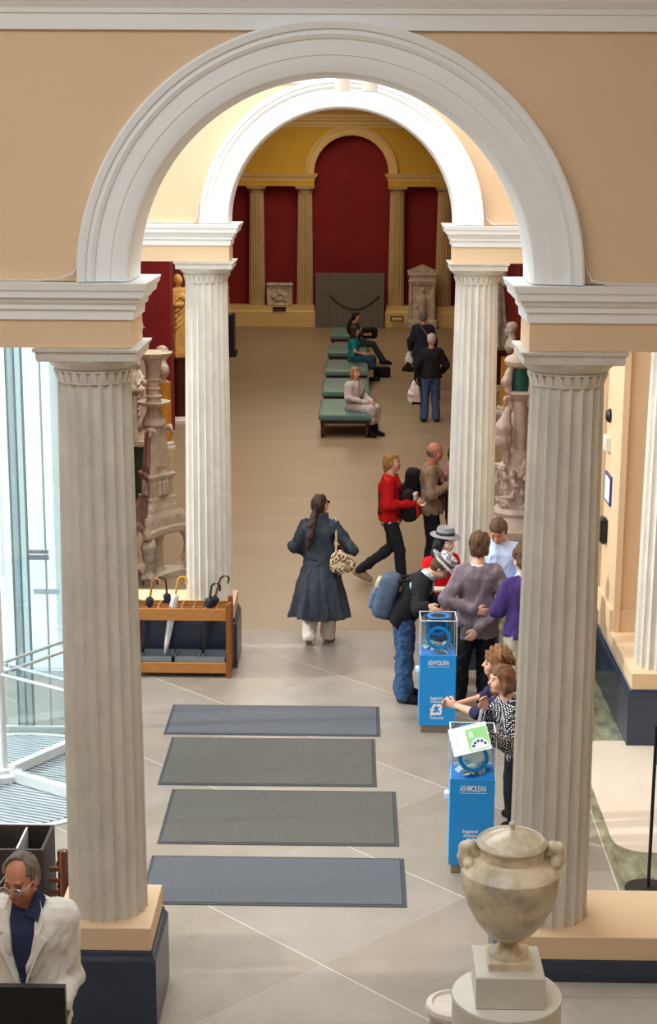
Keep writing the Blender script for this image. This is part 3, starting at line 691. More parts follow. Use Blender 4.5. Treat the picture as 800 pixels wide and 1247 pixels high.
b0 = bench('teal leather bench under the woman in a pale trench coat', 30.75)
for yc, lb in ((33.75, 'teal leather bench behind the trench-coated woman, empty'), (36.85, 'teal leather bench beside the woman in the teal top'),
               (40.2, 'shadowed teal bench under the dark-haired seated woman'), (43.9, 'shadowed teal bench, last in line before the grey screen')):
    c = copy_tree(b0); c.location.y = yc; c['label'] = lb

# ---- alabaster urn on its pedestal
UX, UY = .915, 7.2
t = thing('alabaster_urn', 'mottled cream alabaster urn with lid and scroll handles on pedestal', 'urn', (UX, UY, 1.43))
MB().stack(-.105,.105,-.105,.105,[(0,0),(.036,0),(.04,-.006)]).build('foot_plate', ALAB, t)
MB().lathe([(.095,.04),(.092,.055),(.062,.075),(.05,.105),(.055,.115),(.048,.125)], 40).build('stem', ALAB, t, smooth=True)
MB().lathe([(.045,.122),(.08,.135),(.125,.175),(.17,.235),(.212,.32),(.235,.40),(.243,.455),(.240,.495),(.215,.525),(.175,.545),(.158,.56),(.156,.60),(.166,.612),(.166,.618)], 56).build('body', ALAB, t, smooth=True)
ld_ = MB().lathe([(.168,.618),(.172,.624),(.168,.634),(.15,.648),(.145,.647),(.10,.668),(.05,.685),(.014,.692)], 56).build('lid', ALAB, t, smooth=True)
MB().lathe([(.012,.688),(.009,.70),(.016,.712),(.016,.724),(.008,.732),(0,.733)], 20).build('finial', ALAB, ld_, smooth=True)
for sgn in (-1, 1):
    h = SDF(.007)
    h.chain([(sgn*.215,0,.50),(sgn*.232,0,.55),(sgn*.225,0,.60),(sgn*.195,0,.605),(sgn*.17,0,.575)], [.03,.028,.027,.027,.024], .01)
    h.cone((sgn*.205,-.045,.53),(sgn*.205,.045,.53),.028,.028,.008); h.cone((sgn*.205,-.055,.53),(sgn*.205,.055,.53),.012,.012,0)
    h.build('handle', ALAB, t)
pd = thing('urn_pedestal', 'pale stone cylindrical pedestal with square block under the alabaster urn', 'pedestal', (UX, UY, 0))
MB().bbox(-.165,.165,-.165,.165,1.26,1.43,.006).build('block', PEDW, pd)
MB().lathe([(.30,0),(.30,.12),(.272,.16),(.268,1.225),(.272,1.24),(.268,1.257),(.255,1.261)], 64).build('drum', PEDW, pd, smooth=True)
# carved stone scroll end standing behind the pedestal
sc = thing('stone_scroll', 'pale fluted stone scroll end half hidden behind the urn pedestal', 'stone scroll', (.73, 8.3, 0))
MB().rings(shaft_rings(0, .52, .135, .13, d=.18)).build('fluted_drum', MARB_W, sc, smooth=True)
MB().lathe([(.13,.51),(.15,.525),(.158,.55),(.15,.575),(.12,.585),(.11,.57)], 40).build('rolled_rim', MARB_W, sc, smooth=True)

# ---- pole sign on the right
t = thing('sign_stand', 'slim black pole sign on round base seen edge-on by the plinth', 'sign stand', (2.33, 10.95, 0))
MB().lathe([(.17,0),(.17,.012),(.05,.03),(.02,.035)], 40).build('base', BLACK, t, smooth=True)
MB().tube([(0,0,.03),(0,0,1.28)], .013, 12).build('pole', BLACK, t, smooth=True)
p_ = MB().add([(-.010+.06*u, -.15+.30*u, z) for u in (0,1) for z in (1.0,1.55)] + [(.004+.06*u, -.15+.30*u, z) for u in (0,1) for z in (1.0,1.55)], [(0,1,3,2),(4,6,7,5),(0,4,5,1),(2,3,7,6),(0,2,6,4),(1,5,7,3)]).build('panel', BLACK, t)
MB().box(-.018,-.010,-.152,-.145,1.04,1.46).build('glass_edge', GREEN_E, p_)

# ---- dark box and wooden rack behind the foreground man
t = thing('display_bin', 'open dark brown bin behind the cream-jacketed man', 'bin', (-2.12, 9.80, 0))
o_ = .28
MB().rings([[(-o_,-.2,0),(o_,-.2,0),(o_,.2,0),(-o_,.2,0)],[(-o_,-.2,.88),(o_,-.2,.88),(o_,.2,.88),(-o_,.2,.88)],[(-o_+.02,-.18,.88),(o_-.02,-.18,.88),(o_-.02,.18,.88),(-o_+.02,.18,.88)],[(-o_+.02,-.18,.3),(o_-.02,-.18,.3),(o_-.02,.18,.3),(-o_+.02,.18,.3)]]).build('bin_body', BROWNBOX, t)
for x in (-.1, .1): MB().box(x-.006, x+.006, -.18, .18, .5, .87).build('partition', METAL_W, t)
MB().box(-o_-.004, o_+.004, .19, .21, .865, .885).build('rim_strip', METAL_W, t)
t = thing('wooden_rack', 'polished wooden rack with rounded post beside the stone column', 'rack', (-1.78, 9.76, 0))
MB().lathe([(.035,0),(.035,.66),(.03,.70),(.038,.74),(.036,.82),(.025,.87),(.0,.885)], 20, (.07,-.14,0)).build('post', WOOD_D, t, smooth=True)
MB().lathe([(.02,0),(.02,.76)], 12, (.0,.10,0)).build('post', WOOD_D, t, smooth=True)
for z in (.50, .58, .66, .74): MB().box(-.03, .17, -.15, -.13, z-.014, z+.014).build('slat', WOOD_D, t)
for z in (.50, .66): MB().box(-.03, .17, .10, .12, z-.014, z+.014).build('slat', WOOD_D, t)
MB().box(-.03, .17, -.15, .12, .44, .46).build('shelf', WOOD_D, t)

# ---- lectern in front of the foreground man
t = thing('lectern', 'black reading lectern in front of the man in a cream jacket', 'lectern', (-1.50, 7.2, 0))
MB().add([(-.24,-.02,1.02),(.24,-.02,1.02),(.24,.02,1.02),(-.24,.02,1.02),(-.24,-.02,1.265),(.24,-.02,1.265),(.24,.02,1.265),(-.24,.02,1.265)], [(0,3,2,1),(4,5,6,7),(0,1,5,4),(1,2,6,5),(2,3,7,6),(3,0,4,7)]).build('back_panel', BLACK, t)
MB().add([(-.22,.02,1.06),(.22,.02,1.06),(.22,.20,1.0),(-.22,.20,1.0),(-.22,.02,1.08),(.22,.02,1.08),(.22,.20,1.02),(-.22,.20,1.02)], [(0,3,2,1),(4,5,6,7),(0,1,5,4),(1,2,6,5),(2,3,7,6),(3,0,4,7)]).build('slope', BLACK, t)
MB().box(-.05,.05,-.02,.04,.03,1.04).build('post', BLACK, t)
MB().bbox(-.22,.22,-.16,.2,0,.03,.008).build('base', BLACK, t)

# ---- far end: grey screen with rope, relief block, stele
t = thing('grey_screen', 'grey fabric exhibition screen with hanging rope in the red niche', 'screen', (0, 49.02, 0))
MB().bbox(-1.05,-.64,-.04,.04,0,1.64,.006).build('panel', GREYP, t); MB().bbox(-.63,1.02,-.05,.05,0,1.64,.006).build('panel', GREYP, t)
rp = MB(); rp.tube([(-.62+1.5*i/16, -.08, .98-.42*(1-((i-8)/8)**2)) for i in range(17)], .016, 6); rp.build('rope', ROPE, t, smooth=True)
t = thing('relief_block', 'carved stone relief block standing on the gallery-end dado', 'relief', (-2.16, 49.32, .62))
sd = SDF(.03); sd.box((0,0,.35),(.39,.12,.34),r=.02); sd.box((0,-.12,.65),(.41,.06,.04),r=.02,k=.02); sd.box((0,-.14,.30),(.30,.06,.24),r=.02,sub=True)
for i, (x, z, a, l) in enumerate(((-.1,.32,.6,.22),(.08,.36,-.5,.24),(.02,.2,.1,.2),(-.02,.45,1.2,.14),(.16,.24,1.9,.16))):
    sd.cone((x-l/2*math.cos(a),-.09,z-l/2*math.sin(a)),(x+l/2*math.cos(a),-.09,z+l/2*math.sin(a)),.06,.04,.03)
sd.rough(.006, 30, 3).build('carved_block', MARB, t)
MB().box(-.2,.2,-.26,-.24,-.14,-.02).build('caption_plate', MAHOG, t)
t = thing('grave_stele', 'carved stone grave stele with pedimented top and standing figure', 'stele', (2.17, 48.95, 0))
sd = SDF(.03); sd.box((0,0,.8),(.40,.13,.82),r=.02); sd.box((0,0,1.62),(.44,.16,.05),r=.02); sd.box((0,0,1.42),(.42,.15,.04),r=.02); sd.box((0,0,.12),(.46,.18,.12),r=.02)
sd.box((0,-.14,.78),(.30,.06,.52),r=.02,sub=True); sd.cone((0,-.1,.35),(.02,-.1,.88),.13,.10,.03); sd.ell((.02,-.1,1.16),(.06,.06,.08)); sd.cone((-.1,-.1,.88),(-.14,-.1,.65),.05,.04,.03)
sd.rough(.006, 30, 5).build('carved_slab', MARB, t)
MB().prism([(-.44,1.66),(.44,1.66),(.46,1.72),(0,1.92),(-.46,1.72)], -.15, .13).build('pediment', MARB, t)
MB().box(-.95,-.55,-.03,0,.2,.36).build('caption_frame', MAHOG, t); MB().box(-.91,-.59,-.04,-.02,.23,.33).build('caption_sheet', TRIMY, t)

# ================================================================== sculpture
def bust(label, loc, m, rz, base=None, s=1.0, veil=False, name='marble_bust'):
    t = thing(name, label, 'bust', loc, rz)
    d = SDF(.016*s); q = lambda *p: tuple(np.array(p)*s)
    d.ell(q(0,.0,.52),q(.085,.10,.125)); d.ell(q(0,.035,.47),q(.06,.06,.08)); d.cone(q(0,.095,.52),q(0,.115,.485),.012*s,.018*s,.012)
    d.cone(q(0,-.02,.42),q(0,-.03,.30),.06*s,.075*s,.03); d.ell(q(0,-.01,.22),q(.19,.11,.13),k=.05); d.cone(q(0,0,.16),q(0,0,.08),.10*s,.06*s,.03)
    for sg in (-1, 1): d.ell(q(sg*.085,-.01,.51),q(.016,.025,.035)); d.ell(q(sg*.032,.095,.535),q(.018,.012,.012),sub=True)
    d.ell(q(0,-.02,.57),q(.092,.105,.09))
    d.cut(q(0,0,.08),(0,0,-1)).rough(.006*s, 60, 4).build('carved_head', m, t)
    MB().lathe([(.09*s,0),(.09*s,.02*s),(.05*s,.04*s),(.045*s,.07*s),(.07*s,.10*s)], 24).build('socle', base or m, t, smooth=True)
    return t
def ped_col(label, loc, h, r, m, base=MARB_W):
    t = thing('column_pedestal', label, 'pedestal', loc)
    MB().lathe([(r*1.45,0),(r*1.45,.06),(r*1.3,.08),(r*1.35,.12),(r*1.12,.16)], 36).build('moulded_base', base, t, smooth=True)
    MB().lathe([(r*1.06,.16),(r,.22),(r*.97,h-.02),(r*1.0,h)], 36).build('shaft', m, t, smooth=True)
    return t
ped_col('yellow siena marble column pedestal behind the carved candelabrum', (-3.27, 28.5, 0), 1.22, .135, SIENA)
bust('aged marble bust on a yellow pedestal behind the candelabrum', (-3.27, 28.5, 1.22), MARB, -1.2)
bust('aged marble portrait bust beyond the candelabrum bowl, before the red pier', (-3.82, 29.3, 1.62), MARB, -1.8)
ped_col('square-shouldered marble pedestal under the portrait bust by the red pier', (-3.82, 29.3, 0), 1.62, .14, MARB)
ped_col('yellow siena marble column pedestal with white base under the white bust', (3.33, 32.9, 0), 1.15, .19, SIENA)
bust('white marble bust in profile on porphyry socle and yellow pedestal', (3.33, 32.9, 1.15), MARB_W, 1.4, PORPH, 1.12)
bust('pale marble head before the red pier, behind the yellow pedestal bust', (3.95, 34.0, 1.75), MARB_W, 1.7, None, 1.25)
ped_col('white marble pedestal under the pale head before the red pier', (3.95, 34.0, 0), 1.75, .2, MARB_W)

def statue(name, label, loc, m, h, rz, seed=1, vox=.022, arm=True):
    t = thing(name, label, 'statue', loc, rz); s = h/1.75; d = SDF(vox); q = lambda *p: tuple(np.array(p)*s)
    d.stack((0,0,0), np.eye(3), [(0,.26*s,.22*s),(.25*s,.24*s,.20*s),(.8*s,.20*s,.16*s),(1.0*s,.17*s,.13*s),(1.25*s,.20*s,.14*s),(1.42*s,.17*s,.10*s),(1.48*s,.08*s,.07*s)], folds=9, fa=.10, fp=seed)
    d.cone(q(0,0,1.42),q(0,.01,1.58),.06*s,.055*s); d.ell(q(0,.02,1.63),q(.08,.10,.12)); d.ell(q(0,-.02,1.65),q(.10,.11,.125)); d.cone(q(0,.11,1.63),q(0,.13,1.60),.012*s,.016*s,.01)
    for sg in (-1, 1):
        d.chain([q(sg*.18,0,1.40),q(sg*.25,.02,1.12),q(sg*.06,.2,1.10 if sg > 0 else 1.22)], [.075*s,.065*s,.05*s], .04); d.ell(q(sg*.03,.2,1.12 if sg > 0 else 1.24),q(.05,.04,.05))
    for i in range(6):
        a = -0.9+.3*i; d.cone(q(-.18,.13,1.36-.10*i),q(.20,.16,1.22-.13*i),.022*s,.026*s,.02)
    d.rough(.008*s, 22, seed, .3).build('carved_figure', m, t)
    MB().box(-.27*s,.27*s,-.25*s,.25*s,-.06,.02).build('foot_block', m, t)
    return t
statue('draped_statue', 'warmly lit draped statue on a maroon pedestal before the red wall', (-3.32, 31.6, 1.36), WARMLIT, 1.52, -2.4, 2)
t = thing('statue_pedestal', 'tall maroon pedestal with white base under the warmly lit statue', 'pedestal', (-3.32, 31.6, 0))
MB().lathe([(.42,0),(.42,.06),(.38,.10),(.36,.13)], 32).build('moulded_base', MARB_W, t, smooth=True); MB().lathe([(.30,.13),(.29,1.2),(.33,1.25),(.33,1.3)], 32).build('shaft', MAROON, t, smooth=True)
statue('draped_statue', 'small aged statue on a dark green pedestal beside the candelabrum', (-3.02, 23.0, 1.15), MARB, 1.2, -1.9, 5)
ped_col('dark green marble pedestal with white base beside the carved candelabrum', (-3.02, 23.0, 0), 1.09, .16, cmat('dark_green_marble', 40, 62, 48, 0.6, rough=.3))
statue('draped_statue', 'shadowed statue on a black pedestal at the dark gallery end', (-3.30, 42.0, 1.15), MARB, 1.5, -1.5, 7, .03)
t = thing('black_pedestal', 'tall black pedestal in the shadow at the gallery end', 'pedestal', (-3.30, 42.0, 0))
MB().bbox(-.36,.36,-.36,.36,0,.12,.01).build('foot', BLACK, t); MB().bbox(-.30,.30,-.30,.30,.12,1.09,.01).build('shaft', BLACK, t)
statue('draped_statue', 'tall grey draped statue beside the bright column and the red pier', (3.30, 36.2, 1.0), MARB, 2.2, 2.2, 9, .03)
t = thing('statue_pedestal', 'red-brown pedestal under the tall grey draped statue', 'pedestal', (3.30, 36.2, 0))
MB().bbox(-.36,.36,-.36,.36,0,.15,.01).build('foot', MARB, t); MB().bbox(-.31,.31,-.31,.31,.15,.94,.01).build('shaft', MAROON, t)

# ---- carved candelabrum on the left
cd = thing('marble_candelabrum', 'tall carved three-sided marble candelabrum beside the fluted column', 'candelabrum', (-2.35, 19.75, 0), math.radians(4)); cd.scale = (1, 1, .935)
def tri(r, z, con=.10, ch=.16, rot=-100):
    P = []; 
    cor = [(r*math.cos(math.radians(rot+120*i)), r*math.sin(math.radians(rot+120*i))) for i in range(3)]
    for i in range(3):
        a, b = cor[i], cor[(i+1)%3]
        for t_ in (ch*.5, .3, .5, .7, 1-ch*.5):
            k = 1-con*4*(t_-ch*.5)*(1-ch*.5-t_)/(1-ch)**2 if ch*.5 < t_ < 1-ch*.5 else 1
            P.append(((a[0]+(b[0]-a[0])*t_)*k, (a[1]+(b[1]-a[1])*t_)*k, z))
    return P
MB().rings([tri(.60,0,.25),tri(.60,.07,.25),tri(.57,.08,.25)]).build('base_slab', MARB, cd)
for i in range(3):
    a = math.radians(-100+120*i); ca, sa = math.cos(a), math.sin(a); L_ = SDF(.016)
    Q = lambda r, z, w=0: (ca*r-sa*w, sa*r+ca*w, z)
    L_.chain([Q(.36,.62),Q(.45,.50),Q(.44,.36),Q(.38,.22),Q(.42,.12)], [.07,.085,.07,.05,.055], .03); L_.ell(Q(.48,.11),(.09,.09,.05),k=.03)
    for w in (-.045,0,.045): L_.cone(Q(.50,.11,w),Q(.56,.10,w),.026,.022,.01)
    L_.ell(Q(.49,.50),(.06,.06,.08)); L_.rough(.006,45,i).build('lion_leg', MARB, cd)
MB().lathe([(.13,.07),(.10,.12),(.085,.2),(.085,.5),(.13,.6)], 20).build('inner_support', MARB, cd, smooth=True)
MB().rings([tri(.52,.60,.28),tri(.58,.62,.28),tri(.58,.69,.28),tri(.50,.72,.26),tri(.47,.80,.22),tri(.45,.84,.2),tri(.37,.92,.16),tri(.36,.97,.14),tri(.31,1.05,.1),tri(.31,1.09,.1)]).build('flared_base', MARB, cd)
for i in range(3):
    a = math.radians(-100+120*i); ca, sa = math.cos(a), math.sin(a); e = SDF(.014)
    e.stack((ca*.50,sa*.50,.62), np.eye(3), [(0,.055,.055),(.1,.05,.05),(.14,.035,.035),(.28,.02,.02)]); e.rough(.005,60,i).build('corner_palmette', MARB, cd)
MB().rings([tri(.27,1.09,.05),tri(.25,1.12,.05),tri(.26,1.34,.05),tri(.30,1.37,.05),tri(.31,1.40,.05),tri(.27,1.42,.05)]).build('relief_block', MARB, cd)
for i in range(9):
    k = i//3; a = math.radians(-40+120*k+(i%3-1)*26); r_ = .145; e = SDF(.014); c_ = (math.cos(a)*r_, math.sin(a)*r_)
    e.cone((*c_,1.15),(*c_,1.25),.035,.03,.02); e.ell((*c_,1.30),(.025,.025,.032)); e.build('relief_figure', MARB, cd)
MB().rings([tri(.25,1.42,.04),tri(.235,1.45,.04),tri(.165,1.98,.03),tri(.18,2.0,.03),tri(.19,2.03,.03),tri(.15,2.05,.03)]).build('obelisk', MARB, cd)
for i in range(3):
    a = math.radians(-40+120*i); ca, sa = math.cos(a), math.sin(a)
    def P3(r, w, z): return (ca*r-sa*w, sa*r+ca*w, z)
    m_ = MB(); m_.rings([[P3(r0, -w0, 1.52), P3(r0, w0, 1.52), P3(r1, w1, 1.90), P3(r1, -w1, 1.90)] for r0, r1, w0, w1 in ((.10,.07,.10,.06),(.128,.098,.085,.05))]); m_.build('face_panel', MARB, cd)
    b_ = math.radians(-100+120*i); e = SDF(.012); cb_, sb_ = math.cos(b_), math.sin(b_)
    e.ell((cb_*.20,sb_*.20,2.02),(.045,.045,.05)); e.cone((cb_*.21,sb_*.21,2.0),(cb_*.25,sb_*.25,1.95),.03,.02,.01)
    e.cone((cb_*.19-sb_*.04,sb_*.19+cb_*.04,2.04),(cb_*.21-sb_*.07,sb_*.21+cb_*.07,2.0),.018,.014,.01); e.cone((cb_*.19+sb_*.04,sb_*.19-cb_*.04,2.04),(cb_*.21+sb_*.07,sb_*.21-cb_*.07,2.0),.018,.014,.01)
    e.build('ram_head', MARB, cd)
MB().lathe([(.12,2.05),(.15,2.08),(.14,2.14),(.10,2.22),(.075,2.30),(.09,2.32),(.16,2.335),(.20,2.36),(.21,2.385),(.19,2.39),(.10,2.37),(.085,2.42),(.075,2.44),(.11,2.46),(.075,2.48),(.07,2.54),(.09,2.56),(.075,2.58),(.078,2.66),(.10,2.68),(.085,2.70),(.09,2.80),(.105,2.90),(.12,2.94),(.20,2.98),(.235,3.01),(.245,3.04),(.225,3.045),(.16,3.01)], 40).build('upper_shaft', MARB, cd, smooth=True)
# ---- stork candelabrum on the right
cd = thing('stork_candelabrum', 'carved marble candelabrum with storks and green marble drum beside the column', 'candelabrum', (2.46, 22.3, 0), .2); cd.scale = (1, 1, .94)
MB().lathe([(.50,0),(.50,.1),(.46,.12),(.40,.2),(.34,.28),(.36,.34),(.30,.40)], 40).build('base', MARB_W, cd, smooth=True)
lv = SDF(.018); g_ = np.random.default_rng(3)
lv.cone((0,0,.3),(0,0,1.15),.22,.16,.02)
for i in range(60):
    a = g_.uniform(0, 6.28); z = g_.uniform(.35,1.12); r_ = .20+.10*(1-abs(z-.7)/.5); c_ = np.array([math.cos(a)*r_, math.sin(a)*r_, z]); d_ = g_.normal(size=3)*.05
    lv.cone(c_, c_+d_+np.array([0,0,.05]), .045, .015, .012)
lv.rough(.006,60,2).build('acanthus_cluster', MARB_W, cd)
for i in range(3):
    a = math.radians(200+120*i); ca, sa = math.cos(a), math.sin(a); Q = lambda r, z, w=0: (ca*r-sa*w, sa*r+ca*w, z); b_ = SDF(.013)
    b_.chain([Q(.20,1.18),Q(.26,1.42),Q(.27,1.62),Q(.22,1.82)], [.05,.115,.12,.06], .04); b_.chain([Q(.22,1.82),Q(.16,1.95),Q(.20,2.06),Q(.25,2.05)], [.055,.04,.038,.042], .02)
    b_.cone(Q(.26,2.04),Q(.29,1.88),.022,.008,.01)
    for w in (-.04,.04): b_.chain([Q(.22,1.35,w),Q(.24,1.2,w),Q(.22,1.08,w)],[.04,.018,.018],.02)
    b_.rough(.004,50,i).build('stork', MARB_W, cd)
MB().lathe([(.12,1.1),(.10,1.2),(.09,2.0),(.16,2.08),(.20,2.12),(.13,2.16)], 24).build('stem', MARB_W, cd, smooth=True)
MB().lathe([(.13,2.16),(.125,2.50)], 24).build('green_drum', VERDE, cd, smooth=True)
up_ = SDF(.018)
for i in range(3):
    a = math.radians(190+120*i); up_.chain([(math.cos(a)*.18,math.sin(a)*.18,2.15),(math.cos(a)*.22,math.sin(a)*.22,2.3),(math.cos(a)*.16,math.sin(a)*.16,2.5)],[.05,.07,.045],.03)
up_.rough(.007,60,8).build('scroll_supports', MARB_W, cd)
MB().lathe([(.14,2.50),(.22,2.54),(.24,2.60),(.20,2.66),(.12,2.70),(.10,2.76),(.17,2.80),(.17,2.86)], 32).build('upper_bowl', MARB_W, cd, smooth=True)
# ================================================================== people
SKIN = cmat('skin_light', 226, 172, 146, 0.9, rough=0.5, scale=12); SKIN2 = cmat('skin_ruddy', 206, 140, 112, 0.88, rough=0.5, scale=12)
LIP = cmat('lips', 176, 96, 88, 0.9, rough=0.4); EYE = cmat('eye_dark', 84, 62, 54, 0.9, rough=0.3); BROWM = cmat('brow', 140, 100, 80, 0.9, rough=0.8)
HAIR = {k: cmat('hair_'+k, *c, 0.5, rough=0.55, scale=26, stretch=(3, 3, .5), bump=.5, bscale=60) for k, c in dict(dark_brown=(70,44,36), brown=(104,72,44), chestnut=(128,84,50), blond=(184,146,88), grey=(140,128,118), white=(226,220,212), black=(34,28,30), auburn=(150,102,58)).items()}
def cloth(name, r, g, b, k=0.8, **kw): 
    kw = dict(dict(rough=0.85, scale=9, bump=.5, bscale=13, spec=.15), **kw); return cmat('cloth_'+name, r, g, b, k, **kw)
def rotm(yaw, pitch, roll=0):
    a, b, c = map(math.radians, (yaw, pitch, roll))
    Rz = np.array([[math.cos(a),-math.sin(a),0],[math.sin(a),math.cos(a),0],[0,0,1]]); Rx = np.array([[1,0,0],[0,math.cos(b),-math.sin(b)],[0,math.sin(b),math.cos(b)]])
    Ry = np.array([[math.cos(c),0,math.sin(c)],[0,1,0],[-math.sin(c),0,math.cos(c)]])
    return Rz@Rx@Ry
STAND = dict(pel=(0,0,.95), nb=(0,-.015,1.46), hipL=(-.085,0,.91), hipR=(.085,0,.91), kneeL=(-.10,.03,.50), kneeR=(.10,.03,.50), ankL=(-.105,-.02,.08), ankR=(.105,-.02,.08),
             elbL=(-.245,-.04,1.12), elbR=(.245,-.04,1.12), wrL=(-.25,.07,.88), wrR=(.25,.07,.88), toeL=None, toeR=None, hp=(0,0,0), curl=.5, head=None, tw=0.0, handL=None, handR=None)
class Person:
    def __init__(s, label, pos, face, h=1.72, pose=None, vox=.010, skin=None, name='person', z=0.0, group=None):
        s.o = thing(name, label, 'person', (pos[0], pos[1], z), math.radians(face), group); s.k = h/1.75; s.vox = vox; s.skin = skin or SKIN
        s.pos = np.array([pos[0], pos[1], z]); s.face = math.radians(face)
        J = dict(STAND); J.update(pose or {}); s.J = {}
        for n, v in J.items():
            if isinstance(v, tuple) and len(v) == 4 and v[0] == 'W':        # a point in the room
                d = np.array(v[1:])-s.pos; c, n_ = math.cos(-s.face), math.sin(-s.face); s.J[n] = np.array([c*d[0]-n_*d[1], n_*d[0]+c*d[1], d[2]])/s.k
            elif isinstance(v, tuple): s.J[n] = np.array(v, float)
            else: s.J[n] = v
        J = s.J; u = unit(J['nb']-J['pel']); s.u = u; tw = math.radians(J['tw'])
        s.M = frame(u, (math.cos(tw), math.sin(tw), 0)); s.Lt = np.linalg.norm(J['nb']-J['pel'])
        ex = s.M[0]; sh = J['pel']+u*(s.Lt-.055)
        for sd, sg in (('L',-1),('R',1)): J.setdefault('sh'+sd, sh+ex*sg*.156-u*.030)
        s.Rh = rotm(*J['hp']); s.hc = J['head'] if J['head'] is not None else J['nb']+u*.05+s.Rh@np.array([0,.035,.115])
    def P(s, v): return np.asarray(v, float)*s.k
    def torso(s, d, g=0.0, lo=-.12, hi=.53, bulk=1.0, belly=0.0, k=.03):
        k_ = s.k; L = s.Lt
        lv = [(-.12,.150,.105),(-.04,.168,.120),(.08,.150,.112,0,belly*.4),(.22,.135,.100,0,belly),(.33,.150,.112,0,belly*.5),(.40,.158,.112),(.455,.140,.085),(.50,.075,.062),(.53,.058,.058)]
        sc = L/.51
        z = np.array([l[0] for l in lv]); arr = np.array([tuple(l)+(0,)*(5-len(l)) for l in lv])
        zz = sorted(set([lo]+[q for q in z if lo < q < hi]+[hi]))
        out = []
        for q in zz:
            r = [np.interp(q, z, arr[:,i]) for i in range(5)]; out.append((q*sc*k_, (r[1]*bulk+g)*k_, (r[2]*bulk+g)*k_, r[3]*k_, r[4]*k_))
        d.stack(s.P(s.J['pel']), s.M, out, k=k)
    def limb(s, d, names, rs, k=.025): d.chain([s.P(s.J[n]) for n in names], [r*s.k for r in rs], k)
    def hand(s, d, sd):
        J = s.J; w = J['wr'+sd]; f = unit(w-J['elb'+sd]); sg = -1 if sd == 'L' else 1
        if J['hand'+sd] is not None: f = unit(J['hand'+sd])
        n = np.cross(f, [0,0,1]); n = unit(n) if np.linalg.norm(n) > .3 else np.array([-sg,0,0.])
        n = n if n[0]*(-sg) > 0 else -n
        ac = np.cross(n, f); ac = ac if ac[1]+ac[2] > 0 else -ac; P = s.P; k = s.k
        d.ell(P(w+f*.05), np.array([.052,.040,.018])*k, np.array([f, ac, n]), .015)
        for i, l in enumerate((.058,.066,.062,.048)):
            b = w+f*.085+ac*(1.5-i)*.019; c = J['curl']; f1 = unit(f*math.cos(c)+n*math.sin(c)); f2 = unit(f*math.cos(2*c)+n*math.sin(2*c))
            d.chain([P(b), P(b+f1*l*.55), P(b+f1*l*.55+f2*l*.5)], [.0105*k,.0098*k,.0085*k], .006)
        b = w+f*.03+ac*.032; t1 = unit(f*.75+ac*.6+n*.3); d.chain([P(b), P(b+t1*.035), P(b+t1*.035+unit(f+n*.4)*.03)], [.013*k,.0115*k,.0095*k], .008)
    def body(s, face_paint=True):
        J, P, k = s.J, s.P, s.k; d = SDF(s.vox)
        s.torso(d, -.010)
        for sd in 'LR':
            s.limb(d, ['sh'+sd,'elb'+sd], [.052,.040]); s.limb(d, ['elb'+sd,'wr'+sd], [.040,.027]); s.hand(d, sd)
            s.limb(d, ['hip'+sd,'knee'+sd], [.082,.052]); s.limb(d, ['knee'+sd,'ank'+sd], [.053,.036])
            d.cone(P(J['ank'+sd]), P(s.toe(sd)), .034*k, .020*k, .02)
        hc, R = s.hc, s.Rh; H = lambda *v: P(hc+R@np.array(v)); Mi = R.T
        d.cone(P(J['nb']-s.u*.03), H(0,-.02,-.07), .060*k, .054*k, .03)
        d.ell(H(0,-.008,.022), np.array([.074,.094,.094])*k, Mi, .02); d.ell(H(0,.028,-.045), np.array([.056,.062,.070])*k, Mi, .03); d.ell(H(0,.062,-.092), np.array([.026,.022,.020])*k, Mi, .02)
        d.cone(H(0,.086,.008), H(0,.108,-.030), .008*k, .0135*k, .010); d.cone(H(-.035,.078,.026), H(.035,.078,.026), .012*k, .012*k, .012)
        d.ell(H(0,.088,-.064), np.array([.026,.012,.012])*k, Mi, .008)
        for sg in (-1, 1):
            d.ell(H(sg*.075,-.005,-.012), np.array([.011,.022,.034])*k, Mi, .006); d.ell(H(sg*.032,.094,.004), np.array([.017,.012,.010])*k, Mi, sub=True); d.ell(H(sg*.042,.055,-.03), np.array([.028,.03,.03])*k, Mi, .02)
        def mids(c):
            q = (c/k-hc)@R; m = np.zeros(len(c)); f = q[:,1] > .05
            m[f & (np.abs(np.abs(q[:,0])-.032) < .012) & (np.abs(q[:,2]-.003) < .0065)] = 2
            m[f & (np.abs(np.abs(q[:,0])-.033) < .018) & (np.abs(q[:,2]-.026) < .005)] = 3
            m[f & (np.abs(q[:,0]) < .024) & (np.abs(q[:,2]+.063) < .009) & (q[:,1] > .07)] = 1
            return m
        d.build('body', [s.skin, LIP, EYE, BROWM], s.o, mids); return s
    def toe(s, sd):
        J = s.J; t = J['toe'+sd]; a = J['ank'+sd]
        if t is not None: return t
        sg = -1 if sd == 'L' else 1; return a+np.array([sg*.035,.165,-.045])
